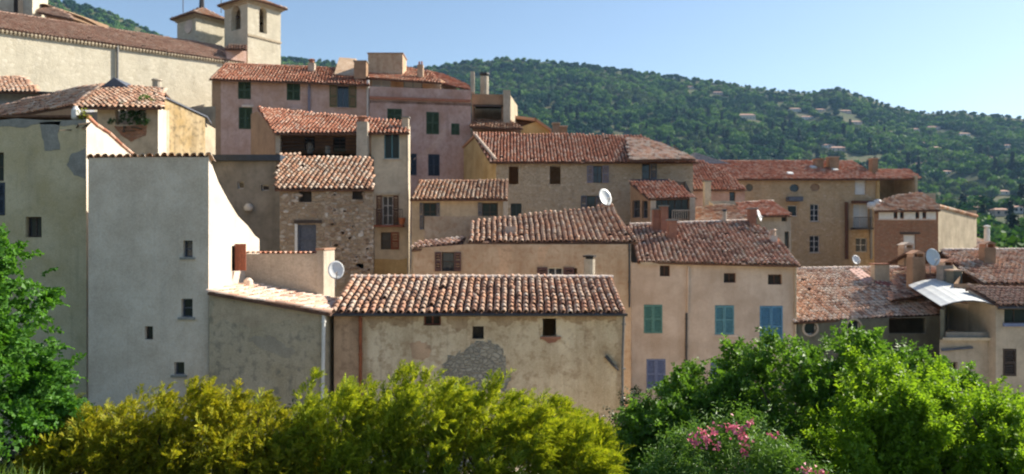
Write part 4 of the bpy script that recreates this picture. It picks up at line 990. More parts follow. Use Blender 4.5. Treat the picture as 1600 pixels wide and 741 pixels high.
# long golden stone house
DK = 62.0
t = house('stone_house', 'long golden stone house with oval attic windows and a roofed end terrace', (P(1150, 0, DK)[0], DK, CZ-4))
H = std(t, 1128, 1372, DK, 278, 252, .38, m='rubble_gold', zb=-5, back=.5, key='red', seed=31, oh=.4, side=.1)
w = H['front']
w.window((1234, 288, 1249, 300), 'paint_slate', 1, 1, 'round', glass='glass'); w.hole((1266, 287, 1281, 299), 'round'); w.hole((1165, 287, 1177, 299), 'round')
w.window((1231, 321, 1246, 338), 'paint_white', 1, 1); w.window((1266, 319, 1280, 346), 'paint_white', 2, 3, sill='dove_render'); w.window((1265, 368, 1281, 395), 'paint_white', 2, 3, sill='dove_render')
w.window((1336, 282, 1353, 304), 'paint_white', 2, 1, glass='paint_white', label='window closed with white panels'); w.window((1333, 319, 1357, 357), 'paint_white', 2, 2, name='french_window', glass='dish_blue'); w.window((1337, 372, 1355, 394), 'paint_white', 2, 2)
finish(H)
for (r_, m_) in (((1266, 287, 1281, 299), 'brown_render'), ((1165, 287, 1177, 299), 'green_grey')):
    u0, u1, z0, z1 = w.rect(r_); b = MB(); w.bx(b, u0, u1, z0, z1, -.2, -.12); b.build('blind_infill', m_, t)
w.block((1228, 308, 1250, 315), 'paint_slate', 0, .7, 'awning', 'dark slate awning'); w.block((1330, 314, 1368, 318), 'wood_brown', 0, .5, 'canopy_board')
w.block((1329, 356, 1360, 359), 'iron', 0, .6, 'balcony_floor')
b = MB(); u0, u1, z0, z1 = w.rect((1330, 340, 1359, 356))
for i in range(13): q = w.pt(u0+(u1-u0)*i/12, z0, .55); b.tube([q, q+np.array([0, 0, z1-z0])], .02, 5)
b.tube([w.pt(u0, z1, .55), w.pt(u1, z1, .55)], .03, 6); b.build('balcony_railing', 'iron', t)
w.pipe([(1322, 316), (1322, 405)], 'wood_brown', .14, w=.1); w.pipe([(1360, 315), (1361, 405)], 'shade_grey', .10, w=.1); w.pipe([(1371, 281), (1371, 320)], 'ochre_render', .16, w=.05)
w.patch([(1258, 366), (1266, 361), (1281, 361), (1290, 366), (1292, 396), (1282, 402), (1262, 402), (1254, 394)], 'grey_cement', .006, seed=5) if False else None
pl = H['plane']
for r_ in ((1276, 249, 1287, 263), (1297, 246, 1311, 266), (1364, 248, 1372, 266)): chimney(t, r_, pl.hit((r_[0]+r_[2])/2, r_[3])[1], 'brown_render', 'slab', th=.8, capm=TILE['tan'])
for r_ in ((1268, 259, 1275, 264), (1302, 263, 1312, 268), (1232, 269, 1240, 274)):
    b = MB(); q = pl.hit(r_[0], r_[3]); b.box(q, (.45, 0, 0), (0, .5, .19), (0, -.05, .14)); b.build('skylight', 'paint_white', t)
# end terrace
p0, p1 = facade_line(1374, DK, 1434); z1 = CZ+(HOR-280)/FPX*DK; z0 = CZ+(HOR-312)/FPX*DK
b = MB(); b.box((p0[0], DK, CZ-5), (p1[0]-p0[0], 0, 0), (0, 5, 0), (0, 0, z0-CZ+5)); b.build('terrace_base', 'rubble_gold', t)
b = MB(); b.box((p0[0], DK+3.5, z0), (p1[0]-p0[0], 0, 0), (0, .2, 0), (0, 0, z1-z0+.8)); b.build('terrace_wall', 'taupe_render', t)
b = MB(); b.box((p1[0]-.2, DK, z0), (.2, 0, 0), (0, 3.45, 0), (0, 0, z1-z0+.3)); b.build('terrace_wall', 'taupe_render', t)
k = Plane((p0[0], DK-.3, z1), (0.03, -.30, 1)); roof(t, [k.hit(1371, 280), k.hit(1438, 279), k.hit(1420, 265), k.hit(1371, 266)], 'red', seed=33)
for (px, py, l_) in ((1361, 322, 'white lamp globe beside the balcony of the stone house'), (1371, 318, 'white lamp globe next to the yellow pilaster')):
    tt = empty('wall_lamp', P(px, py, DK-.9), l_, 'lamp', 'lamp globes on the stone house'); b = MB(); b.lathe(P(px, py+5, DK-.9), [(0, .1), (.08, .3), (.3, .36), (.52, .28), (.6, .1)], 10); b.build('globe', 'paint_white', tt, smooth=True)
    b = MB(); b.tube([P(px, py-4, DK-.9), P(px, py-4, DK)], .04, 6); b.build('bracket', 'iron', tt)

# brick house at the end of the row
DLh = 54.0
t = house('brick_house', 'red brick house with white band of attic windows and beige side wall', (P(1368, 0, DLh)[0], DLh, CZ-5))
p0 = P(1366, 0, DLh)[:2]; p1 = P(1466, 0, DLh)[:2]; p2 = P(1526, 0, 59.5)[:2]
zf = CZ+(HOR-329)/FPX*DLh
fr = Wall(t, p0, p1, CZ-5, zf-.05, 'brick_red', .2); fr.window((1412, 367, 1431, 395), 'paint_white', 1, 1, glass='paint_white', name='door', label='white door')
for x0 in (1396, 1406, 1430, 1441): fr.window((x0, 332, x0+6, 340), 'paint_slate', 1, 1, fw=.03)
rw = Wall(t, p1, p2, CZ-5, 0, 'taupe_render'); rw.top = [(0, rw.uz(1467, 322)[1]), (rw.L, rw.uz(1525, 338)[1])]
bk = Wall(t, p2, P(1369, 0, DLh+6)[:2], CZ-5, zf+.2, 'taupe_render'); pq = P(1369, 0, DLh+6)[:2]; lw = Wall(t, pq, p0, CZ-5, zf, 'taupe_render')
for x in (fr, rw, bk, lw): x.build()
for (x0, x1) in ((1373, 1396), (1402, 1406), (1412, 1430), (1436, 1441), (1447, 1462)): fr.block((x0, 330.5, x1, 342), 'paint_white', 0, .03, 'white_band')
fr.block((1372, 342, 1462, 344), 'mortar', 0, .05, 'string_course'); fr.block((1406, 363, 1437, 366), 'wood_dark', 0, .06, 'lintel')
k = Plane(P(1420, 328, DLh-.2), (.0, -.42, 1)); roof(t, [k.hit(1367, 330), k.hit(1470, 329), k.hit(1458, 313), k.hit(1441, 302), k.hit(1402, 306), k.hit(1378, 316)], 'tan', seed=34)
b = MB(); q0, q1 = rw.pt(0, rw.top[0][1]+.02), rw.pt(rw.L, rw.top[1][1]+.02)
for i in range(18): b.tube([q0+(q1-q0)*i/18, q0+(q1-q0)*(i+1.05)/18], .14, 8, r1=.12)
o = b.build('coping_tiles', TILE['tan'], t); o['kind'] = 'stuff'
b = MB(); b.prism([(*p0, zf-.1), (*p1, rw.top[0][1]-.05), (*p2, rw.top[1][1]-.05), (*pq, zf+.1)], (0, 0, -.1)); b.build('roof', 'roof_bed', t)
chimney(t, (1437, 302, 1462, 318), 57.5, 'taupe_render', 'none', th=1.0)
t = house('garden_shed', 'tiny tiled shed with white flue beyond the brick house', (P(1545, 0, 60)[0], 60, CZ-4), 'shed')
k = Plane(P(1540, 385, 60), (.1, -.3, 1)); roof(t, [k.hit(1526, 390), k.hit(1560, 390), k.hit(1546, 378), k.hit(1526, 372)], 'sun', seed=35)
b = MB(); b.box((P(1527, 0, 60)[0], 60.2, CZ-4), (1.5, 0, 0), (0, 3, 0), (0, 0, P(0, 391, 60)[2]-CZ+4)); b.build('wall', 'taupe_render', t)
round_flue(t, 1542, 352, 380, 8, 61, 'paint_white', 'paint_white')

# ------------------------------------------------------------------ pink houses above
DA = 54.0
t = house('pink_house', 'pink house with green louvred shutters and red tile roof below the belfry', (P(345, 0, DA)[0], DA, CZ-3))
H = std(t, 331, 576, DA, 122, 104, .40, ang=11, m='pink_render', zb=-3, back=.5, key='red', seed=41, oh=.45, side=.1)
w = H['front']; w.shutters((372, 127, 392, 155), 'paint_green'); w.shutters((448, 128, 469, 157), 'paint_green'); w.shutters((373, 168, 394, 202), 'paint_green')
w.open_shutters((527, 134, 545, 168), 'paint_olive', 'paint_slate', nx=2, nz=1, wl=.55, sill='pink_render'); finish(H)
w.patch([(331, 121), (345, 121), (345, 250), (331, 250)], 'brown_render', .008, label='brown rendered strip', rough=1)
w.block((443, 169, 470, 172), 'pink_render', 0, .2, 'lintel'); w.block((379, 165, 396, 168), 'mortar', 0, .25, 'shutter_hood')
w.pipe([(483, 130), (483, 176)], 'paint_lilac', .09, w=.1); w.pipe([(575, 126), (575, 200)], 'paint_white', .10, w=.1)
pl = H['plane']
chimney(t, (481, 98, 491, 114), pl.hit(486, 112)[1], 'dove_render', 'cowl', th=.5, capm='brick'); chimney(t, (553, 96, 572, 116), 57, 'brown_render', 'slab', th=.8)
b = MB(); b.prism([pl.hit(522, 118)+(0, 0, .1), pl.hit(560, 122)+(0, 0, .1), pl.hit(556, 106)+(0, 0, .75), pl.hit(530, 104)+(0, 0, .75)], (0, 1.2, 0)); b.build('dormer', 'terra_render', t)
DB = 55.5
t = house('rose_house', 'tall rose house with set-back glazed top floor and navy shutters', (P(578, 0, DB)[0], DB, CZ-3))
p0, p1 = facade_line(577.5, DB, 736, 11); fr = Wall(t, p0, p1, CZ-3, CZ+(HOR-135)/FPX*p0[1], 'rose_render')
fr.shutters((605, 170, 628, 190), 'paint_green'); fr.shutters((666, 175, 686, 210), 'paint_green'); fr.shutters((705, 193, 718, 211), 'paint_green'); fr.shutters((640, 240, 651, 274), 'paint_navy', 1); fr.shutters((669, 241, 687, 275), 'paint_navy')
inn = np.array([-fr.d[1], fr.d[0]]); q0, q1 = p0+inn*8, p1+inn*8
rw = Wall(t, p1, q1, CZ-3, fr.top[0][1], 'rose_render'); bk = Wall(t, q1, q0, CZ-3, fr.top[0][1], 'rose_render'); lw = Wall(t, q0, p0, CZ-3, fr.top[0][1], 'rose_render')
for x in (fr, rw, bk, lw): x.build()
b = MB(); z_ = fr.top[0][1]-1.0; b.prism([(*p0, z_), (*p1, z_), (*q1, z_), (*q0, z_)], (0, 0, -.2)); b.build('terrace_floor', 'brown_render', t)
u0, z0 = fr.uz(578, 152); b = MB(); fr.bx(b, 0, fr.L, z0-.12, z0+.06, .002, .16); b.build('tile_string_course', TILE['red'], t)
fr.patch([(645, 250), (660, 238), (675, 225), (690, 205), (700, 200), (690, 225), (668, 245)], 'pink_render', .008, seed=9)
tp0, tp1 = p0+inn*2.2+fr.d*(-.3), p0+inn*2.2+fr.d*5.4
tw = Wall(t, tp0, tp1, z_, CZ+(HOR-119)/FPX*tp0[1], 'terra_render', .15)
tw.window((581, 122, 611, 137), 'paint_white', 2, 1, glass='dish_blue'); tw.window((631, 125, 660, 138), 'paint_sea', 2, 1, glass='dish_blue'); tw.build()
rz = tw.top[0][1]; u2 = P(735, 0, 59)[:2]
rgw = Wall(t, tp1, tp1+inn*4+fr.d*2.4, z_, [(0, rz), (4.6, rz-.3)], 'brown_render'); rgw.build()
k = Plane((*tp0, rz), (-inn[0]*.38, -inn[1]*.38, 1))
roof(t, [k.hit(574, 122), k.hit(690, 130), k.hit(672, 112), k.hit(640, 106), k.hit(574, 101)], 'red', seed=42)
k = Plane(P(712, 137, 59), (.28, -.33, 1)); roof(t, [k.hit(688, 131), k.hit(738, 141), k.hit(728, 132), k.hit(690, 116), k.hit(668, 112)], 'red', seed=43)
chimney(t, (575, 84, 629, 112), 59, 'terra_render', 'slab', th=2.2, capm='brown_render'); chimney(t, (652, 101, 661, 114), 58.5, 'terra_render', 'pots', th=.5, capm='pot')
b = MB(); b.box(P(735, 145, 57.2), (.3, 0, 0), (0, .4, 0), (0, 0, 1.6)); b.build('terrace_post', 'dove_render', t)
# annex with the green shaded terrace
t = house('terrace_annex', 'red-parapet annex with green shaded terrace beside the rose house', (P(738, 0, 58)[0], 58, CZ-2), 'annex')
p0, p1 = facade_line(737, 58, 797, 5); zt = CZ+(HOR-147)/FPX*58
fr = Wall(t, p0, p1, CZ-2, [(0, zt), (p1[0]-p0[0]-.5, zt), (np.linalg.norm(p1-p0), zt)], 'brown_render', .3); fr.hole((740, 166, 784, 190))
rw = Wall(t, p1, (p1[0]+.6, p1[1]+5), CZ-2, zt, 'taupe_render'); bk = Wall(t, (p1[0]+.6, p1[1]+5), (p0[0], p0[1]+5), CZ-2, zt, 'taupe_render'); lw = Wall(t, (p0[0], p0[1]+5), p0, CZ-2, zt, 'brown_render')
for x in (fr, rw, bk, lw): x.build()
b = MB(); b.box((p0[0]+.05, 58.3, zt-.3), (p1[0]-p0[0], .2, 0), (0, 4.5, 0), (0, 0, .15)); b.build('roof', 'paint_green', t)
fr.block((786, 142, 797, 196), 'dove_render', 0, .3, 'pier'); fr.block((739, 164, 786, 167), 'wood_dark', .0, .12, 'beam')
round_flue(t, 757, 113, 148, 13, 58.6, 'dove_render', 'iron'); 
k = Plane(P(770, 196, 56.6), (.02, -.30, 1)); roof(t, [k.hit(734, 199), k.hit(818, 201), k.hit(800, 189), k.hit(734, 186)], 'tan', seed=44)
b = MB(); q = P(737, 201, 56.9); b.box((q[0], 56.9, CZ-2), (3.7, 0, 0), (0, 1, 0), (0, 0, q[2]-CZ+1.95)); b.build('lower_wall', 'brown_render', t)
t = house('ridge_cottage', 'little ochre-gabled cottage peeping over the red roof', (P(830, 0, 62)[0], 62, CZ), 'cottage')
b = MB(); b.prism([P(812, 215, 62), P(858, 215, 62), P(858, 203, 62), P(838, 190, 62), P(812, 199, 62)], (0, 5, 0)); b.build('wall', 'ochre_render', t)
for (a_, c_) in (((796, 184), (838, 189)), ((836, 188), (862, 206))):
    b = MB(); q0, q1 = P(*a_, 61.7), P(*c_, 61.7); b.prism([q0, q1, q1+(0, 5.4, .2), q0+(0, 5.4, .2)], (0, 0, .22)); b.build('roof', TILE['tan'], t)
b = MB(); b.box(P(800, 215, 62.4), (1.6, 0, 0), (0, 3, 0), (0, 0, 1.3)); b.build('wall', 'wood_brown', t)

# ------------------------------------------------------------------ church
AN = 54
t = house('church', 'pale stone church nave with long tiled roof on the hilltop', (P(380, 0, 65)[0], 65, CZ), 'church')
d = np.array([math.cos(R(AN)), math.sin(R(AN))]); inn = np.array([-d[1], d[0]]); pe = P(382, 0, 65)[:2]; ps = pe-d*34; ze = CZ+15.0; dz_ = 2.2
fr = Wall(t, ps, pe, CZ-1, [(0, ze-.1-dz_), (34, ze-.1)], 'church_stone'); rw = Wall(t, pe, pe+inn*14, CZ-1, [(0, ze-.1), (6, ze+2.4), (14, ze)], 'church_stone'); bk = Wall(t, pe+inn*14, ps+inn*14, CZ-1, ze, 'church_stone'); lw = Wall(t, ps+inn*14, ps, CZ-1, ze-dz_, 'church_stone')
for x in (fr, rw, bk, lw): x.build()
def n3(p, z): return np.array([p[0], p[1], z])
sl_ = .55; oh = .22
A = [n3(ps-inn*oh, ze-dz_-oh*sl_), n3(pe-inn*oh, ze-oh*sl_), n3(pe+inn*3.3, ze+3.3*sl_), n3(ps+inn*3.3, ze-dz_+3.3*sl_)]
roof(t, A, 'dun', seed=51, ridge=[(A[3], A[2])])
b = MB(); b.prism([A[3]+(0, 0, -.05), A[2]+(0, 0, -.05), n3(pe+inn*14, ze-.2), n3(ps+inn*14, ze-.2)], (0, 0, -.15)); b.build('roof', 'roof_bed', t)
b = MB()                                                      # tile cornice under the eave, two stepped rows of tile ends
for (w_, zz) in ((.08, -.26), (.15, -.18)):
    q0, q1 = fr.pt(0, ze-dz_+zz, .002), fr.pt(fr.L, ze+zz, .002); o_ = np.array([fr.n[0]*w_, fr.n[1]*w_, 0]); b.prism([q0, q1, q1+o_, q0+o_], (0, 0, .08))
    for i in range(int(fr.L/.25)): u_ = .12+i*.25; q = fr.pt(u_, ze-dz_*(1-u_/fr.L)+zz-.04, w_-.05); b.tube([q, q+np.array([fr.n[0]*.12, fr.n[1]*.12, 0])], .09, 6)
o = b.build('tile_cornice', 'taupe_render', t)
fr.pipe([(182, 72), (182, 160)], 'zinc', .10, w=.14)
b = MB(); q = P(245, 136, 50); b.lathe(q-np.array([0, 0, 1]), [(0, .28), (1.4, .28), (1.42, .36), (1.5, .3)], 10); b.build('flue', 'dove_render', t)
# higher gable and pinnacle at the far left
b = MB(); q = P(-20, 24, 60); b.box((q[0], 60, q[2]-4), tuple(np.array([3.2, .6, 0])), (-.6, 3, 0), (0, 0, 7)); b.build('pinnacle', 'church_stone', t)
b = MB(); q = P(24, 12, 59.6); b.box((q[0], 59.4, q[2]-.6), (.3, .06, 0), (0, .6, 0), (0, 0, 1.3)); b.build('niche_shade', 'dim', t)  # solid dark block, the recess's shade is put into its colour
b = MB(); b.prism([P(44, 6, 62), P(70, 6, 62), P(113, 20, 65), P(113, 29, 65), P(44, 26, 62)], (1, 4, 0)); b.build('transept_wall', 'brown_render', t)
k = Plane(P(75, 18, 61.5), (.1, -.5, 1)); roof(t, [k.hit(60, 20), k.hit(114, 31), k.hit(104, 22), k.hit(64, 5)], 'dun', seed=53)
def tower(name, label, xc, ybase, D, s, ztop, m, arches, capslope, clock=None):
    c = P(xc, 0, D)[:2]; e1 = d; e2 = inn; root = house(name, label, (c[0], c[1], CZ+8), 'tower')
    q = [c, c+e1*s, c+e1*s+e2*s, c+e2*s]; z0 = CZ+8
    ws = [Wall(root, q[0], q[1], z0, ztop, m, .5), Wall(root, q[3], q[0], z0, ztop, m, .5), Wall(root, q[1], q[2], z0, ztop, m, .5), Wall(root, q[2], q[3], z0, ztop, m, .5)]
    for i, r_ in arches: ws[i].hole(r_, 'arch')
    for x in ws: x.build()
    b = MB(); ov = .45; zz = ztop
    for (o_, h0, h1) in ((.12, -.30, -.15), (.28, -.15, .0)):
        p4 = [n3(c-e1*o_-e2*o_, zz+h0), n3(c+e1*(s+o_)-e2*o_, zz+h0), n3(c+e1*(s+o_)+e2*(s+o_), zz+h0), n3(c-e1*o_+e2*(s+o_), zz+h0)]; b.prism(p4, (0, 0, h1-h0-.002))
    b.build('cornice', 'taupe_render', root)
    ap = n3(c+e1*s/2+e2*s/2, ztop+capslope); cr = [n3(c-e1*ov-e2*ov, zz), n3(c+e1*(s+ov)-e2*ov, zz), n3(c+e1*(s+ov)+e2*(s+ov), zz), n3(c-e1*ov+e2*(s+ov), zz)]
    for i in range(4): roof(root, [cr[i], cr[(i+1) % 4], ap], 'tan', seed=60+i)
    if clock:
        W = ws[1]; u0, z0_ = W.uz(*clock); b = MB(); b.lathe(W.pt(u0, z0_, .0), [(0, .62), (.06, .62), (.07, .55), (.075, .2)], 20, axis=(W.n[0], W.n[1], 0)); b.build('clock_face', 'mortar', root)
    return root, ws, ap
cl, ws, ap = tower('clock_tower', 'small square clock tower with pyramid tile roof and pale clock disc', 306, 70, 68, 3.05, CZ+(HOR-22)/FPX*68, 'church_stone', [], 1.15, (295, 42))
b = MB(); b.tube([ap, ap+(0, 0, .9)], .25, 6, r1=.2); b.build('finial', 'iron', cl)
for dx in (-1.6, 1.9): b = MB(); b.tube([ap+(dx, -.3, -.5), ap+(dx, -.3, 1.6)], .04, 5); b.build('antenna', 'iron', cl)
bt, ws, ap = tower('belfry', 'tall square belfry with arched bell openings beside the clock tower', 387, 100, 66, 3.45, CZ+(HOR+1)/FPX*66, 'church_stone', [(0, (405, 12, 417, 52)), (1, (361, 10, 376, 47))], 1.0)
b = MB(); W = ws[0]; u0, z0_ = W.uz(412, 60); W.bx(b, -.04, W.L+.04, z0_-.12, z0_+.05, .003, .08); b.build('string_course', 'taupe_render', bt)
b = MB(); q = n3((ws[0].p0+ws[0].p1)/2+inn*1.7, CZ+(HOR-46)/FPX*66); b.lathe(q, [(0, .75), (.1, .72), (.4, .5), (.9, .38), (1.05, .2)], 14); b.build('bell', 'bronze', bt)
b = MB(); b.tube([q+(0, 0, 1.05), q+(0, 0, 1.4)], .08, 6); b.tube([q+n3(-d*1.7, 1.4), q+n3(d*1.7, 1.4)], .09, 6); b.build('bell_beam', 'wood_dark', bt)
# small lean-to tile roof between nave and belfry
t = house('sacristy', 'small pink sacristy with tile roof between the belfry and the nave', (P(355, 0, 64)[0], 64, CZ+10), 'annex')
b = MB(); b.prism([P(354, 98, 63.5), P(385, 98, 65), P(385, 76, 65), P(354, 76, 63.5)], (-1, 2, 0)); b.build('wall', 'pink_render', t)
k = Plane(P(370, 76, 64), (.1, -.45, 1)); roof(t, [k.hit(351, 77), k.hit(386, 78), k.hit(386, 70), k.hit(356, 70)], 'dun', seed=66)
# ------------------------------------------------------------------ houses at the far left under the nave
t = house('planter_house', 'old house with hipped tile roof and a plant-filled window by the church', (P(150, 0, 31)[0], 31, CZ-4))
DU = 31.0; zf = CZ+(HOR-165)/FPX*DU
p0 = P(118, 0, DU)[:2]; p1 = P(247, 0, DU)[:2]; pw = P(-40, 0, 35.6)[:2]
fr = Wall(t, p0, p1, CZ-4, zf-.08, 'taupe_render', .25); fr.hole((119, 166, 152, 205)); fr.hole((180, 166, 228, 195))
rw = Wall(t, p1, (p1[0]+.0, p1[1]+.75), CZ-4, zf-.08, 'white_render'); lw = Wall(t, pw, p0, CZ-4, zf-.08, 'brown_render')
bk = Wall(t, (p1[0], p1[1]+6), (pw[0], pw[1]+4), CZ-4, zf+1, 'taupe_render'); r2 = Wall(t, (p1[0], p1[1]+.75), (p1[0], p1[1]+6), CZ-4, [(0, zf-.08), (1.2, zf+.25), (5.25, zf-.1)], 'taupe_render')
for x in (fr, rw, lw, bk, r2): x.build()
fr.patch([(178, 197), (230, 197), (228, 212), (205, 222), (190, 212)], 'brick_red', .008, seed=4)
k = Plane((*p0, zf), (0, -.36, 1)); roof(t, [k.hit(112, 168), k.hit(252, 168), k.hit(254, 139), k.hit(160, 133), k.hit(146, 140)], 'rosy', seed=71, ridge=[(k.hit(160, 133), k.hit(254, 139))])
inl = (p0-pw)/np.linalg.norm(p0-pw); nl = np.array([-inl[1], inl[0]]); k2 = Plane((*p0, zf), (-nl[0]*.75, -nl[1]*.75, 1))
roof(t, [k2.hit(-40, 189), k2.hit(117, 166), k2.hit(150, 137), k2.hit(120, 138), k2.hit(60, 154), k2.hit(-40, 174)], 'rosy', seed=72)
b = MB(); b.prism([k.hit(160, 133), k.hit(254, 139), k.hit(254, 139)+(0, 3, -1), k.hit(160, 133)+(0, 3, -1)], (0, 0, -.1)); b.build('roof', 'roof_bed', t)
b = MB(); q = P(160, 140, 35.0); b.prism([P(152, 140, 35), P(206, 140, 35), P(178, 121, 35)], (0, 1.5, 0)); b.build('dormer', 'paint_slate', t)
t = house('stained_house', 'ochre house side blackened with stains, sloping top, next to the planter house', (P(262, 0, 31.8)[0], 31.8, CZ-4))
p0, p1 = P(257.5, 0, 31.78)[:2], P(320, 0, 34)[:2]; fr = Wall(t, p0, p1, CZ-4, 0, 'stain_ochre'); fr.top = [(0, fr.uz(258, 154)[1]), (fr.L, fr.uz(318, 183)[1])]
pz = P(321, 0, 37)[:2]; rw = Wall(t, p1, pz, CZ-4, fr.top[1][1], 'stain_ochre'); bk = Wall(t, pz, (p0[0], p0[1]+4), CZ-4, fr.top[1][1]-.3, 'stain_ochre')
for x in (fr, rw, bk): x.build()
b = MB(); q0, q1 = fr.pt(0, fr.top[0][1], .06), fr.pt(fr.L+.1, fr.top[1][1], .06); b.prism([q0, q1, q1+(-.6, 2, 0), q0+(-.6, 2, 0)], (0, 0, .07)); b.build('coping', 'paint_slate', t)
t = house('blue_grey_house', 'pale blue-grey house with dark eave and rosy roof below the nave wall', (P(20, 0, 38)[0], 38, CZ))
p0, p1 = facade_line(-60, 38, 95, 4); fr = Wall(t, p0, p1, CZ, CZ+(HOR-144)/FPX*38, 'slate_sheet'); fr.build()
k = Plane(P(0, 142, 37.6), (0, -.45, 1)); roof(t, [k.hit(-60, 143), k.hit(58, 144), k.hit(40, 122), k.hit(-60, 120)], 'rosy', seed=73)
b = MB(); b.prism([P(-60, 143, 37.7), P(95, 148, 37.9), P(95, 148, 39), P(-60, 140, 39)], (0, 0, .12)); b.build('eave_board', 'iron', t)
b = MB(); q = P(-60, 143, 38.2); b.box((q[0], 38.3, CZ), (4.8, .3, 0), (0, 3, 0), (0, 0, q[2]-CZ)); b.build('rear_wall', 'slate_sheet', t)
# odds and ends on walls and ledges
t = empty('plant_pot', P(118, 187, 23.9), 'white plant pot on the olive house wall top', 'plant pot'); b = MB(); b.lathe(P(118, 187, 24.1), [(0, .09), (.05, .13), (.3, .12), (.42, .05)], 10); b.build('pot', 'paint_white', t)
t = empty('flower_pot', P(770, 346, 39.8), 'red flowerpot on the beige house window ledge', 'flower pot'); b = MB(); b.lathe(P(770, 346, 39.7), [(0, .10), (.2, .15), (.22, .17), (.28, .16)], 10); b.build('pot', 'pot', t)
t = empty('balcony_pot', P(629, 350, 42.5), 'orange flowerpot at the end of the balcony', 'flower pot'); b = MB(); b.lathe(P(628, 351, 42.5), [(0, .13), (.28, .2), (.32, .22), (.38, .2)], 10); b.build('pot', 'pot', t)
# ------------------------------------------------------------------ vegetation
def quads_mesh(name, V, mats, parent, quad=True):
    """V: (n,4,3) array of leaf quads"""
    n = len(V); me = bpy.data.meshes.new(name); base = _root_loc(parent) if parent is not None else np.zeros(3)
    me.vertices.add(n*4); me.vertices.foreach_set('co', (V.reshape(-1, 3)-base).astype(np.float32).ravel())
    me.loops.add(n*4); me.loops.foreach_set('vertex_index', np.arange(n*4, dtype=np.int32))
    me.polygons.add(n); me.polygons.foreach_set('loop_start', np.arange(0, n*4, 4, dtype=np.int32)); me.polygons.foreach_set('loop_total', np.full(n, 4, dtype=np.int32))
    me.materials.append(mats); me.update(calc_edges=True); me.validate()
    o = bpy.data.objects.new(name, me); C.objects.link(o)
    if parent is not None: o.parent = parent
    return o
def unit(a): return a/(np.linalg.norm(a, axis=-1, keepdims=True)+1e-9)
def leaves(pos, axis, nrm, ln, wd, fold=.25):
    """diamond leaves, base at pos, along axis, facing nrm"""
    axis = unit(axis); side = unit(np.cross(axis, nrm)); up = np.cross(side, axis)
    ln = np.asarray(ln)[:, None]; wd = np.asarray(wd)[:, None]
    mid = pos+axis*ln*.45
    return np.stack([pos, mid+side*wd*.5+up*wd*fold, pos+axis*ln-up*ln*.12, mid-side*wd*.5+up*wd*fold], 1)
def spray_leaves(st, dr, ln, k, lsz, lw, rng, droop=.3, spread=.9, wob=.35):
    """k leaves set along each curved shoot"""
    n = len(st); t = np.linspace(.08, 1, k)[None, :, None]
    sd_ = unit(np.cross(dr, rng.normal(size=(n, 3)))); up = np.cross(sd_, dr)
    ax = st[:, None]+dr[:, None]*ln[:, None, None]*t+np.array([0, 0, -1])*droop*ln[:, None, None]*t**2
    sgn = np.where(np.arange(k) % 2 == 0, 1, -1)[None, :, None]
    la = dr[:, None]*.6+sd_[:, None]*sgn*spread+rng.normal(size=(n, k, 3))*wob+np.array([0, 0, -.15])
    nn = up[:, None]+rng.normal(size=(n, k, 3))*.45+np.array([0, 0, .5])
    sz = lsz*rng.uniform(.65, 1.2, (n, k))*(1.1-.45*t[..., 0])
    return leaves(ax.reshape(-1, 3), la.reshape(-1, 3), nn.reshape(-1, 3), sz.ravel(), (sz*lw).ravel())
def mass_points(prof, D, thick, zb, n, rng, clumps=70, crad=.22, jag=.10, deep=.35, blen=(0, 0), bias=(0, 0, 0), share=.62, bnoise=.35):
    """points on and in the shell of a shrub whose top line is prof (pixel column, pixel row at depth D)"""
    px = np.array([a for a, _ in prof], float); X = (px-800)/FPX*D; Z = CZ+(HOR-np.array([b for _, b in prof], float))/FPX*D
    def surf(m):
        x = rng.uniform(X[0], X[-1], m); th = rng.uniform(-.5*math.pi, .5*math.pi, m); q = np.sin(th)
        top = np.interp(x, X, Z)+rng.normal(0, jag, m); v = 1-deep*rng.random(m)**1.6
        hh = (top-zb); low = rng.random(m) < .55
        h = np.where(low, hh*rng.random(m)**.75, hh*np.sqrt(np.clip(1-q*q, .04, 1)))
        qq = np.where(low, np.sign(q)*np.sqrt(np.clip(1-(h/np.maximum(hh, .05))**2, 0, 1))*np.where(rng.random(m) < .7, 1, rng.random(m)), q)
        qq = np.where(low & (rng.random(m) < .75), -np.abs(qq), qq)
        y = D+qq*thick*v; z = zb+h*v
        nr = np.stack([np.zeros(m), qq/thick, h/np.maximum(hh, .1)**1.0], 1)
        sx = np.gradient(np.interp(x+.0, X, Z)) if False else (np.interp(x+.1, X, Z)-np.interp(x-.1, X, Z))/.2
        nr[:, 0] = -np.clip(sx, -2, 2)*.6; return np.stack([x, y, z], 1), unit(nr)
    # boughs: points strung along tapering leaders that start in the shell and stand out of it
    cc, cn = surf(clumps); idx = rng.integers(0, clumps, n); p2, n2 = surf(n)
    bax = unit(cn*.6+np.array(bias)+rng.normal(size=(clumps, 3))*bnoise); bl = rng.uniform(*blen, clumps) if blen[1] > 0 else np.zeros(clumps)
    use = rng.random(n) < share; t_ = rng.random(n)**.9
    rad = rng.normal(size=(n, 3))*crad*(1-.8*t_)[:, None]
    bp = cc[idx]+bax[idx]*(bl[idx]*(t_-.45))[:, None]+rad
    pos = np.where(use[:, None], bp, p2); nr = np.where(use[:, None], unit(bax[idx]+rad*2.2), n2)
    top = np.interp(pos[:, 0], X, Z); lim = top+rng.uniform(-.05, .05, n)+np.where(use, .42*bl[idx], 0)
    pos[:, 2] = np.maximum(np.minimum(pos[:, 2], lim), zb)
    return pos, unit(nr)
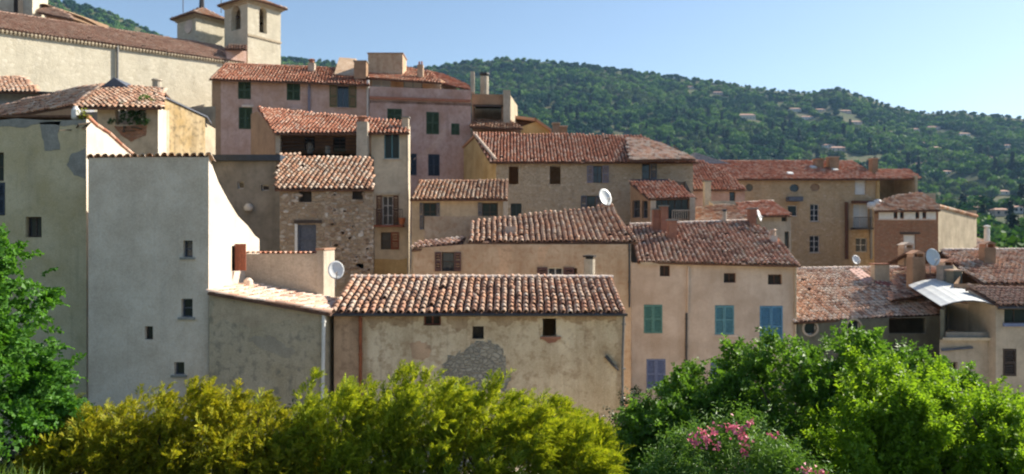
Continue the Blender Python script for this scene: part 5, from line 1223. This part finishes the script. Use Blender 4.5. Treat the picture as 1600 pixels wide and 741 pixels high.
def stems(root, x0, x1, D, zb, zt, n, m='bark', lean=.4, r=.03):
    rg = random.Random(int(x0*100)); b = MB()
    for i in range(n):
        x = x0+(x1-x0)*(i+rg.random())/n; y = D+rg.uniform(-.3, .3); q = [(x, y, zb-.3)]
        for k in range(1, 5): q.append((x+rg.uniform(-lean, lean)*k/4, y+rg.uniform(-lean, lean)*k/4, zb+(zt-zb)*k/4*rg.uniform(.8, .95)))
        b.tube(q, r, 6, r1=r*.3)
    return b.build('stem', m, root)
M['bark'] = plain('bark', (.10, .075, .05), .9, .4, scale=12)
# golden feathery shrubs: flat plumes of tiny scale-leaved twigs
def plume_shrub(label, prof, D, thick, zb, n, seed, cols):
    rng = np.random.default_rng(seed); X0, X1 = P(prof[0][0], 0, D)[0], P(prof[-1][0], 0, D)[0]
    t = empty('golden_shrub', ((X0+X1)/2, D, zb), label, 'shrub', 'golden hedge shrubs')
    pos, nr = mass_points([(a, b+27) for a, b in prof], D, thick, zb, n, rng, clumps=int(30*(X1-X0)), crad=.12, jag=.06, blen=(.25, .75), bias=(.35, -.15, .75), share=.66, bnoise=.28, deep=.55)
    sweep = np.stack([.30*np.sin(pos[:, 0]*2.3+1)+.2, np.full(n, -.10), np.full(n, .62)], 1)     # whole boughs lean together
    dr = unit(nr*1.0+sweep*.5+rng.normal(size=(n, 3))*.25); ln = rng.uniform(.10, .30, n)
    lead = rng.random(n) < .02; ln = np.where(lead, rng.uniform(.35, .6, n), ln)                      # long leaders stand out of the top
    dr = np.where(lead[:, None], unit(np.array([.25, -.05, 1.0])+rng.normal(size=(n, 3))*.28), dr)
    k = 34; T = np.linspace(.05, 1, k)[None, :, None]
    sd_ = unit(np.cross(dr, rng.normal(size=(n, 3)))); up = np.cross(sd_, dr)
    ax = pos[:, None]+dr[:, None]*ln[:, None, None]*T+(np.array([.10, 0, -.34]))*ln[:, None, None]*T**2.4
    sg = np.where(np.arange(k) % 2 == 0, 1, -1)[None, :, None]
    la = dr[:, None]*1.0+sd_[:, None]*sg*.75+rng.normal(size=(n, k, 3))*.22+np.array([0, 0, -.15])
    nn = up[:, None]+rng.normal(size=(n, k, 3))*.35
    sz = (ln[:, None]*.34*(1.10-T[..., 0]))*rng.uniform(.6, 1.2, (n, k))+.012
    V = leaves(ax.reshape(-1, 3), la.reshape(-1, 3), nn.reshape(-1, 3), sz.ravel(), (sz*.13+.0045).ravel(), .05)
    quads_mesh('foliage', V, leaf_mat('golden_leaf', cols, .42, .6, spec=.2, tcol=(1.25, 1.15, .35)), t)
    stems(t, X0+.2, X1-.2, D, zb, CZ+(HOR-640)/FPX*D, int((X1-X0)*4), lean=.35)
    return t
GOLD = [(.13, .19, .016), (.29, .33, .03), (.44, .44, .04), (.52, .50, .06), (.36, .29, .03)]
GOLD2 = [(.11, .19, .016), (.26, .35, .03), (.41, .48, .04), (.52, .56, .07), (.33, .36, .03)]
zh = CZ-3.75
plume_shrub('rust-gold feathery conifer shrub below the white house', [(66, 700), (84, 650), (120, 640), (150, 640), (176, 612), (200, 600), (212, 584), (232, 602), (262, 604), (290, 596), (312, 604), (340, 606), (352, 602), (376, 612), (400, 616), (425, 618), (446, 634), (470, 660), (484, 700)], 11.3, .75, zh, 7000, 3, GOLD)
plume_shrub('wide yellow-green feathery conifer hedge below the barn', [(440, 690), (456, 632), (476, 606), (500, 590), (530, 582), (555, 574), (590, 576), (625, 578), (660, 582), (700, 580), (740, 584), (780, 590), (820, 596), (850, 606), (885, 616), (905, 634), (930, 648), (950, 660), (956, 690), (950, 730)], 11.6, .85, zh, 9800, 4, GOLD2)
# broad-leaved trees and shrubs
def leafy(name, label, cat, prof, D, thick, zb, n, k, lsz, lw, seed, cols, trans=.3, rough=.4, sl_=(.18, .45), droop=.3, upb=.35, clumps=90, crad=.24, spec=.4, group=None, jag=.08, deep=.35, part='foliage', blen=(.2, .45), bias=(0, 0, .3), share=.7):
    rng = np.random.default_rng(seed); X0, X1 = P(prof[0][0], 0, D)[0], P(prof[-1][0], 0, D)[0]
    t = empty(name, ((X0+X1)/2, D, zb), label, cat, group)
    pos, nr = mass_points(prof, D, thick, zb, n, rng, clumps=clumps, crad=crad, jag=jag, deep=deep, blen=blen, bias=bias, share=share)
    dr = unit(nr*.8+np.array([0, -.1, upb])+rng.normal(size=(n, 3))*.45); ln = rng.uniform(*sl_, n)
    V = spray_leaves(pos, dr, ln, k, lsz, lw, rng, droop=droop)
    quads_mesh(part, V, leaf_mat(name+'_leaf', cols, trans, rough, spec=spec), t)
    stems(t, X0+(X1-X0)*.3, X0+(X1-X0)*.7, D, zb, float(CZ+(HOR-min(b for _, b in prof)-40)/FPX*D), max(2, int((X1-X0)*1.2)), lean=.8, r=.05)
    return t
leafy('green_tree', 'dense dark green bushy tree in front of the blue-shuttered house', 'tree',
      [(980, 741), (992, 665), (1008, 638), (1030, 626), (1060, 608), (1100, 596), (1130, 586), (1160, 564), (1200, 540), (1235, 544), (1260, 553), (1285, 542), (1320, 536), (1350, 530), (1385, 538), (1420, 553), (1450, 568), (1480, 590), (1520, 650), (1540, 741)],
      13.2, 1.35, CZ-4.9, 9500, 12, .098, .58, 11, [(.07, .15, .02), (.115, .225, .03), (.16, .295, .04), (.10, .19, .034)], .42, .5, crad=.20, clumps=170, spec=.3, blen=(.3, .7), bias=(0, -.1, .5), share=.78)
leafy('lime_green_tree', 'bright yellow-green leafy tree with upright shoots at the right edge', 'tree',
      [(1290, 741), (1312, 670), (1326, 610), (1340, 584), (1358, 600), (1380, 588), (1400, 598), (1420, 580), (1436, 574), (1456, 610), (1472, 628), (1484, 590), (1494, 580), (1504, 606), (1522, 646), (1540, 616), (1552, 600), (1566, 640), (1590, 650), (1610, 636), (1660, 620), (1720, 640), (1750, 741)],
      11.2, 1.0, CZ-4.0, 7800, 12, .082, .6, 12, [(.12, .21, .018), (.20, .33, .026), (.29, .42, .035), (.15, .26, .022)], .46, .5, spec=.25, upb=.7, droop=.05, sl_=(.14, .34), crad=.15, clumps=130, blen=(.4, 1.0), bias=(0, -.05, .9), share=.85)
leafy('shade_tree', 'leafy green tree with drooping sprays at the left edge', 'tree',
      [(-490, 700), (-440, 560), (-310, 420), (-180, 372), (-80, 364), (-14, 372), (16, 380), (36, 396), (42, 430), (42, 545), (26, 600), (10, 680)],
      10.2, 1.3, CZ-2.95, 11000, 20, .094, .68, 13, [(.05, .14, .02), (.08, .21, .03), (.13, .29, .042), (.065, .17, .03)], .38, .5, sl_=(.2, .44), droop=.22, upb=.0, crad=.10, clumps=230, spec=.25, deep=.6, blen=(.25, .5), bias=(.5, -.15, -.05), share=.62)
leafy('oleander', 'oleander bush with pink blossom in the bottom foreground', 'shrub',
      [(1026, 760), (1042, 722), (1070, 694), (1100, 680), (1150, 672), (1195, 682), (1235, 706), (1262, 735), (1275, 760)],
      9.2, .55, CZ-3.9, 2400, 12, .095, .22, 14, [(.08, .17, .035), (.13, .24, .05), (.18, .30, .06)], .32, .5, upb=.9, droop=.05, sl_=(.2, .4), clumps=60, crad=.15)
ol = bpy.data.objects['oleander']; rng = np.random.default_rng(5)
pm = leaf_mat('petal', [(.62, .13, .22), (.72, .22, .30), (.66, .16, .27), (.76, .34, .40)], .25, .6, tcol=(1.1, .8, .9))
for (px, py, s_) in ((1098, 677, 1.1), (1115, 674, 1.2), (1104, 687, .9), (1150, 673, 1.5), (1158, 680, 1.1), (1173, 661, .9), (1086, 693, .8), (1120, 698, .7), (1165, 688, .8), (1165, 706, .9), (1081, 687, .7), (1207, 680, .6), (1259, 733, .9), (1283, 738, .8), (1140, 668, .8)):
    k = int(22*s_); c_ = P(px, py, 8.72)+rng.normal(size=(k, 3))*.034*s_; dr = unit(rng.normal(size=(k, 3))+np.array([0, -.6, .5]))
    quads_mesh('blossom', leaves(c_, unit(rng.normal(size=(k, 3))), dr, rng.uniform(.035, .05, k), rng.uniform(.03, .042, k)), pm, ol)
DK_ = [(.014, .028, .008), (.022, .045, .012), (.03, .06, .015)]  # near-black leaves put shade into the colour of shrubs added behind the hedge
leafy('filler_shrub', 'dark filler shrub added for the shade between hedge and green tree', 'shrub', [(925, 741), (935, 690), (955, 668), (985, 640), (1010, 632), (1030, 660), (1050, 741)], 14.8, .8, CZ-5.6, 700, 10, .09, .5, 15, DK_, .15, .4, group='dark shrubs in the shade', clumps=40)
leafy('filler_shrub', 'dark shrub in the shade below the left tree', 'shrub', [(-160, 741), (-100, 610), (-20, 600), (50, 612), (110, 630), (160, 650), (210, 741)], 13.0, .9, CZ-5.0, 2200, 10, .09, .5, 16, DK_, .15, .4, group='dark shrubs in the shade', clumps=40)
leafy('filler_shrub', 'dark low filler shrub added behind the gap in the golden hedge', 'shrub', [(380, 741), (410, 650), (450, 636), (500, 640), (530, 741)], 13.2, .6, CZ-5.0, 500, 10, .09, .5, 17, DK_, .15, .4, group='dark shrubs in the shade', clumps=30)
leafy('filler_shrub', 'dark filler undergrowth added behind the rust-gold shrub', 'shrub', [(150, 741), (170, 700), (250, 684), (340, 690), (420, 690), (450, 741)], 13.0, .7, CZ-5.0, 900, 10, .09, .5, 27, DK_, .15, .4, group='dark shrubs in the shade', clumps=50)
leafy('filler_shrub', 'dark filler undergrowth added behind the wide yellow-green hedge', 'shrub', [(470, 741), (490, 700), (580, 680), (700, 676), (800, 684), (900, 700), (930, 741)], 13.4, .7, CZ-5.2, 1500, 10, .09, .5, 28, DK_, .15, .4, group='dark shrubs in the shade', clumps=70)
leafy('window_plant', 'trailing green plant in the window of the planter house', 'plant', [(180, 194), (184, 176), (196, 168), (212, 170), (224, 180), (228, 194)], 31.0, .18, CZ+(HOR-196)/FPX*31, 130, 8, .11, .6, 18, [(.02, .06, .012), (.04, .10, .02)], .2, .5, sl_=(.1, .3), clumps=20, crad=.12)
leafy('roof_weed', 'green weed growing on the planter house roof', 'plant', [(219, 156), (224, 148), (232, 147), (239, 156)], 31.7, .1, CZ+(HOR-157)/FPX*31.7, 40, 6, .09, .6, 19, [(.06, .16, .02), (.10, .22, .03)], .3, .5, sl_=(.05, .15), clumps=6, crad=.06)
leafy('wall_plant', 'yellow-green plant on the olive house wall top', 'plant', [(126, 187), (130, 176), (137, 170), (142, 187)], 24.1, .12, CZ+(HOR-188)/FPX*24.1, 40, 6, .07, .6, 20, [(.22, .25, .02), (.30, .30, .03)], .3, .5, sl_=(.05, .14), clumps=6, crad=.05)
# lit grass at the bottom left corner
rng = np.random.default_rng(9); n = 2600
gx = rng.uniform(-6.2, -4.0, n); gy = rng.uniform(6.4, 8.2, n); gz = np.array([ground_z(x, y) for x, y in zip(gx, gy)])
gp = np.stack([gx, gy, gz-.02], 1); hgt = rng.uniform(.15, .42, n)*np.where(gx < -4.9, 1.1, .6)
V = leaves(gp, np.stack([rng.normal(0, .3, n), rng.normal(0, .3, n), np.ones(n)], 1), rng.normal(size=(n, 3))*np.array([1, 1, .1]), hgt, np.full(n, .016))
g_ = quads_mesh('grass', V, leaf_mat('grass_leaf', [(.05, .10, .015), (.10, .16, .02), (.15, .2, .03)], .35, .5), None); tag(g_, 'tall grass blades in the bottom corner', 'grass', kind='stuff')

# ------------------------------------------------------------------ villas on the hillside
def on_hill(px, py):
    lo, hi = 255.0, 1390.0; best = None
    for r in np.linspace(lo, hi, 260):
        d_ = ray(px, 0); th = math.atan2(d_[0], 1); x, y = r*math.sin(th), r*math.cos(th); z = ground_z(x, y)
        if CZ+(HOR-py)/FPX*y <= z: return x, y, z
    return None
vm = [plaster('villa_cream', (.60, .52, .42)), plaster('villa_pink', (.58, .44, .36)), plaster('villa_white', (.66, .62, .56))]
VS = [(1078, 134, 16), (1122, 143, 20), (1243, 170, 24), (1282, 170, 20), (1322, 172, 22), (1262, 182, 24), (1168, 181, 34), (1338, 190, 24), (1386, 205, 22), (1430, 201, 18), (1460, 199, 26), (1508, 208, 22), (1462, 230, 24),
      (1310, 232, 30), (1296, 226, 22), (1440, 222, 14), (1438, 256, 22), (1478, 268, 24), (1568, 300, 26), (1490, 312, 26), (1534, 309, 22), (1520, 330, 22), (1566, 333, 30), (1592, 328, 20), (1390, 232, 18), (1545, 245, 16), (1575, 226, 14), (1510, 285, 16)]
BAND = lambda py: 'top' if py < 178 else 'upper' if py < 212 else 'lower' if py < 275 else 'valley-floor'
ORD = ['leftmost', 'second from left', 'third from left', 'fourth from left', 'fifth from left', 'sixth from left', 'seventh from left', 'eighth from left', 'ninth from left', 'tenth from left']
ROWS = {}
for q_ in sorted(VS): ROWS.setdefault(BAND(q_[1]), []).append(q_)
VL = {0: 'lone villa high on the hillside left of the others', 6: 'long pale villa with a wide front on the mid slope', 13: 'broad grey-pink villa just above the stone house roof', 18: 'wide villa with pink roof at the foot of the slope', 22: 'long white farm building on the valley floor'}
kept = []
for i, (px, py, wpx) in enumerate(VS):
    h = on_hill(px, py+5)
    if h is None: continue
    x, y, z = h; w = wpx/FPX*y*.74; dp = w*.6; ht = max(3.0, w*.24); kept.append((x, y, w)); rg = random.Random(i)
    t = empty('villa', (x, y, z), VL.get(i, '%s villa, %s in the %s row of hillside villas' % (('cream', 'pinkish', 'white')[i % 3], ORD[ROWS[BAND(py)].index((px, py, wpx))], BAND(py))), 'villa', 'villas scattered on the wooded hillside')
    b = MB(); b.box((x-w/2, y, z-3), (w, 0, 0), (0, dp, 0), (0, 0, ht+3)); b.build('wall', vm[i % 3], t)
    b = MB(); e = .6; rr = dp*.5*.42; a_ = [(x-w/2-e, y-e, z+ht), (x+w/2+e, y-e, z+ht), (x+w/2+e, y+dp+e, z+ht), (x-w/2-e, y+dp+e, z+ht), (x-w/2+dp*.25, y+dp/2, z+ht+rr), (x+w/2-dp*.25, y+dp/2, z+ht+rr)]
    b.add(a_, [(0, 1, 5, 4), (1, 2, 5), (2, 3, 4, 5), (3, 0, 4), (3, 2, 1, 0)]); b.build('roof', plain('villa_roof', (.46, .26, .18), .9, .3, scale=.8), t)
    k = max(2, int(w/4))
    for j in range(k):
        b = MB(); xx = x-w/2+w*(j+.5)/k; b.box((xx-.6, y-.05, z+.9), (1.2, 0, 0), (0, .06, 0), (0, 0, 1.5)); b.build('window', 'glass', t)
# ------------------------------------------------------------------ woods on the hills (stuff, instanced crowns)
lib = bpy.data.collections.new('wood_library')
def proto(name, kind, cols, seed):
    rng = np.random.default_rng(seed); n = 520
    if kind == 'cyp': c_ = np.stack([rng.normal(0, .12, n), rng.normal(0, .12, n), rng.random(n)*1.9+.05], 1); c_[:, :2] *= (1.2-c_[:, 2:3]/1.9)*1.3; s = rng.uniform(.10, .2, n)
    else:
        k = 16; cc = unit(rng.normal(size=(k, 3)))*rng.uniform(.25, .62, (k, 1)); cc[:, 2] = np.abs(cc[:, 2])*.85+.35; id_ = rng.integers(0, k, n)
        c_ = cc[id_]+unit(rng.normal(size=(n, 3)))*rng.uniform(.18, .36, (n, 1)); s = rng.uniform(.14, .30, n)
    nn = unit(c_-np.array([0, 0, .6])+rng.normal(size=(n, 3))*.4)
    V = leaves(c_, np.cross(nn, rng.normal(size=(n, 3))), nn, s*1.3, s*1.2, .1)
    me_o = quads_mesh(name, V, leaf_mat(name+'_leaf', cols, .2, .7, spec=.15), None); C.objects.unlink(me_o); lib.objects.link(me_o)
proto('wood_a_oak', 'oak', [(.035, .095, .02), (.055, .13, .028), (.075, .16, .03)], 1)
proto('wood_b_pine', 'oak', [(.016, .055, .024), (.025, .075, .03), (.035, .09, .03)], 2)
proto('wood_c_light', 'oak', [(.075, .165, .03), (.11, .21, .035), (.14, .245, .045)], 3)
proto('wood_d_olive', 'oak', [(.06, .10, .04), (.085, .13, .05), (.11, .15, .06)], 4)
proto('wood_e_cypress', 'cyp', [(.014, .032, .012), (.02, .045, .014)], 5)
rng = np.random.default_rng(21); pts = []; sc = []; kd = []
def clear(x, y): return any(abs(x-a)<w*.62+2 and -42 < y-b < 8 for a, b, w in kept)
cnt = 0
while cnt < 19000:
    r = math.sqrt(rng.uniform(255**2, 1440**2)); th = math.atan(((rng.uniform(-120, 1720))-800)/FPX); x, y = r*math.sin(th), r*math.cos(th); cnt += 1
    px = 800+FPX*x/y; den = nz(x+900, y, 120, 3)
    if den > .22 and r < 1380 and px > 900 and rng.random() < .4: continue
    if clear(x, y): continue
    z = ground_z(x, y); big = rng.uniform(2.6, 7.4) if r < 800 else rng.uniform(4.0, 8.5)
    if r > 1340: big *= .75 if px < 1150 else .5
    q = nz(x, y+400, 80, 2)+rng.normal(0, .22)
    k = 1 if q < -.16 else 0 if q < .06 else 2 if q < .40 else 3
    if rng.random() < .04 and r < 1100: k = 4; big *= 1.2
    pts.append((x, y, z-.4)); sc.append(big); kd.append(k)
for i in range(900):                                                  # nearer trees beyond the town's right end
    px = rng.uniform(1440, 1760); r = rng.uniform(95, 255); y = r/math.sqrt(1+((px-800)/FPX)**2); x = (px-800)/FPX*y
    if r < 130 and px < 1530: continue
    z = ground_z(x, y); pts.append((x, y, z-.3)); sc.append(rng.uniform(1.3, 3.2)*(1.0 if rng.random() < .8 else 1.5)); kd.append(int(rng.choice([0, 1, 2, 3, 0])))
me = bpy.data.meshes.new('woods'); me.from_pydata(pts, [], [])
at_ = me.attributes.new('sc', 'FLOAT', 'POINT'); at_.data.foreach_set('value', sc); ak = me.attributes.new('kd', 'INT', 'POINT'); ak.data.foreach_set('value', kd)
wo = bpy.data.objects.new('woods', me); C.objects.link(wo); tag(wo, 'mixed woodland covering the hills behind the village', 'woodland', kind='stuff')
ng = bpy.data.node_groups.new('scatter_woods', 'GeometryNodeTree'); ng.interface.new_socket('Geometry', in_out='INPUT', socket_type='NodeSocketGeometry'); ng.interface.new_socket('Geometry', in_out='OUTPUT', socket_type='NodeSocketGeometry')
Ng, Lg = ng.nodes, ng.links; gi, go = Ng.new('NodeGroupInput'), Ng.new('NodeGroupOutput')
ci = Ng.new('GeometryNodeCollectionInfo'); ci.inputs[0].default_value = lib; ci.inputs['Separate Children'].default_value = True; ci.inputs['Reset Children'].default_value = True
ip = Ng.new('GeometryNodeInstanceOnPoints'); ip.inputs['Pick Instance'].default_value = True
na_ = Ng.new('GeometryNodeInputNamedAttribute'); na_.data_type = 'FLOAT'; na_.inputs[0].default_value = 'sc'; nk = Ng.new('GeometryNodeInputNamedAttribute'); nk.data_type = 'INT'; nk.inputs[0].default_value = 'kd'
rv = Ng.new('FunctionNodeRandomValue'); rv.data_type = 'FLOAT_VECTOR'; rv.inputs[0].default_value = (-.08, -.08, 0); rv.inputs[1].default_value = (.08, .08, 6.28)
Lg.new(gi.outputs[0], ip.inputs['Points']); Lg.new(ci.outputs[0], ip.inputs['Instance']); Lg.new(na_.outputs[0], ip.inputs['Scale']); Lg.new(nk.outputs[0], ip.inputs['Instance Index']); Lg.new(rv.outputs[0], ip.inputs['Rotation']); Lg.new(ip.outputs[0], go.inputs[0])
md = wo.modifiers.new('scatter', 'NODES'); md.node_group = ng
# ------------------------------------------------------------------ air
b = MB(); b.box((-9500, -9500, -190), (19000, 0, 0), (0, 19000, 0), (0, 0, 860)); hz = b.build('haze', 'glass', None, base=np.zeros(3)); tag(hz, 'thin blue summer haze', 'haze', kind='stuff')
m, N, L, b_ = mat('haze'); N.remove(b_); pv = N.new('ShaderNodeVolumePrincipled'); pv.inputs['Color'].default_value = (.36, .62, 1, 1); pv.inputs['Density'].default_value = .00008; pv.inputs['Anisotropy'].default_value = .2
L.new(pv.outputs[0], N['Material Output'].inputs['Volume']); hz.data.materials.clear(); hz.data.materials.append(m)
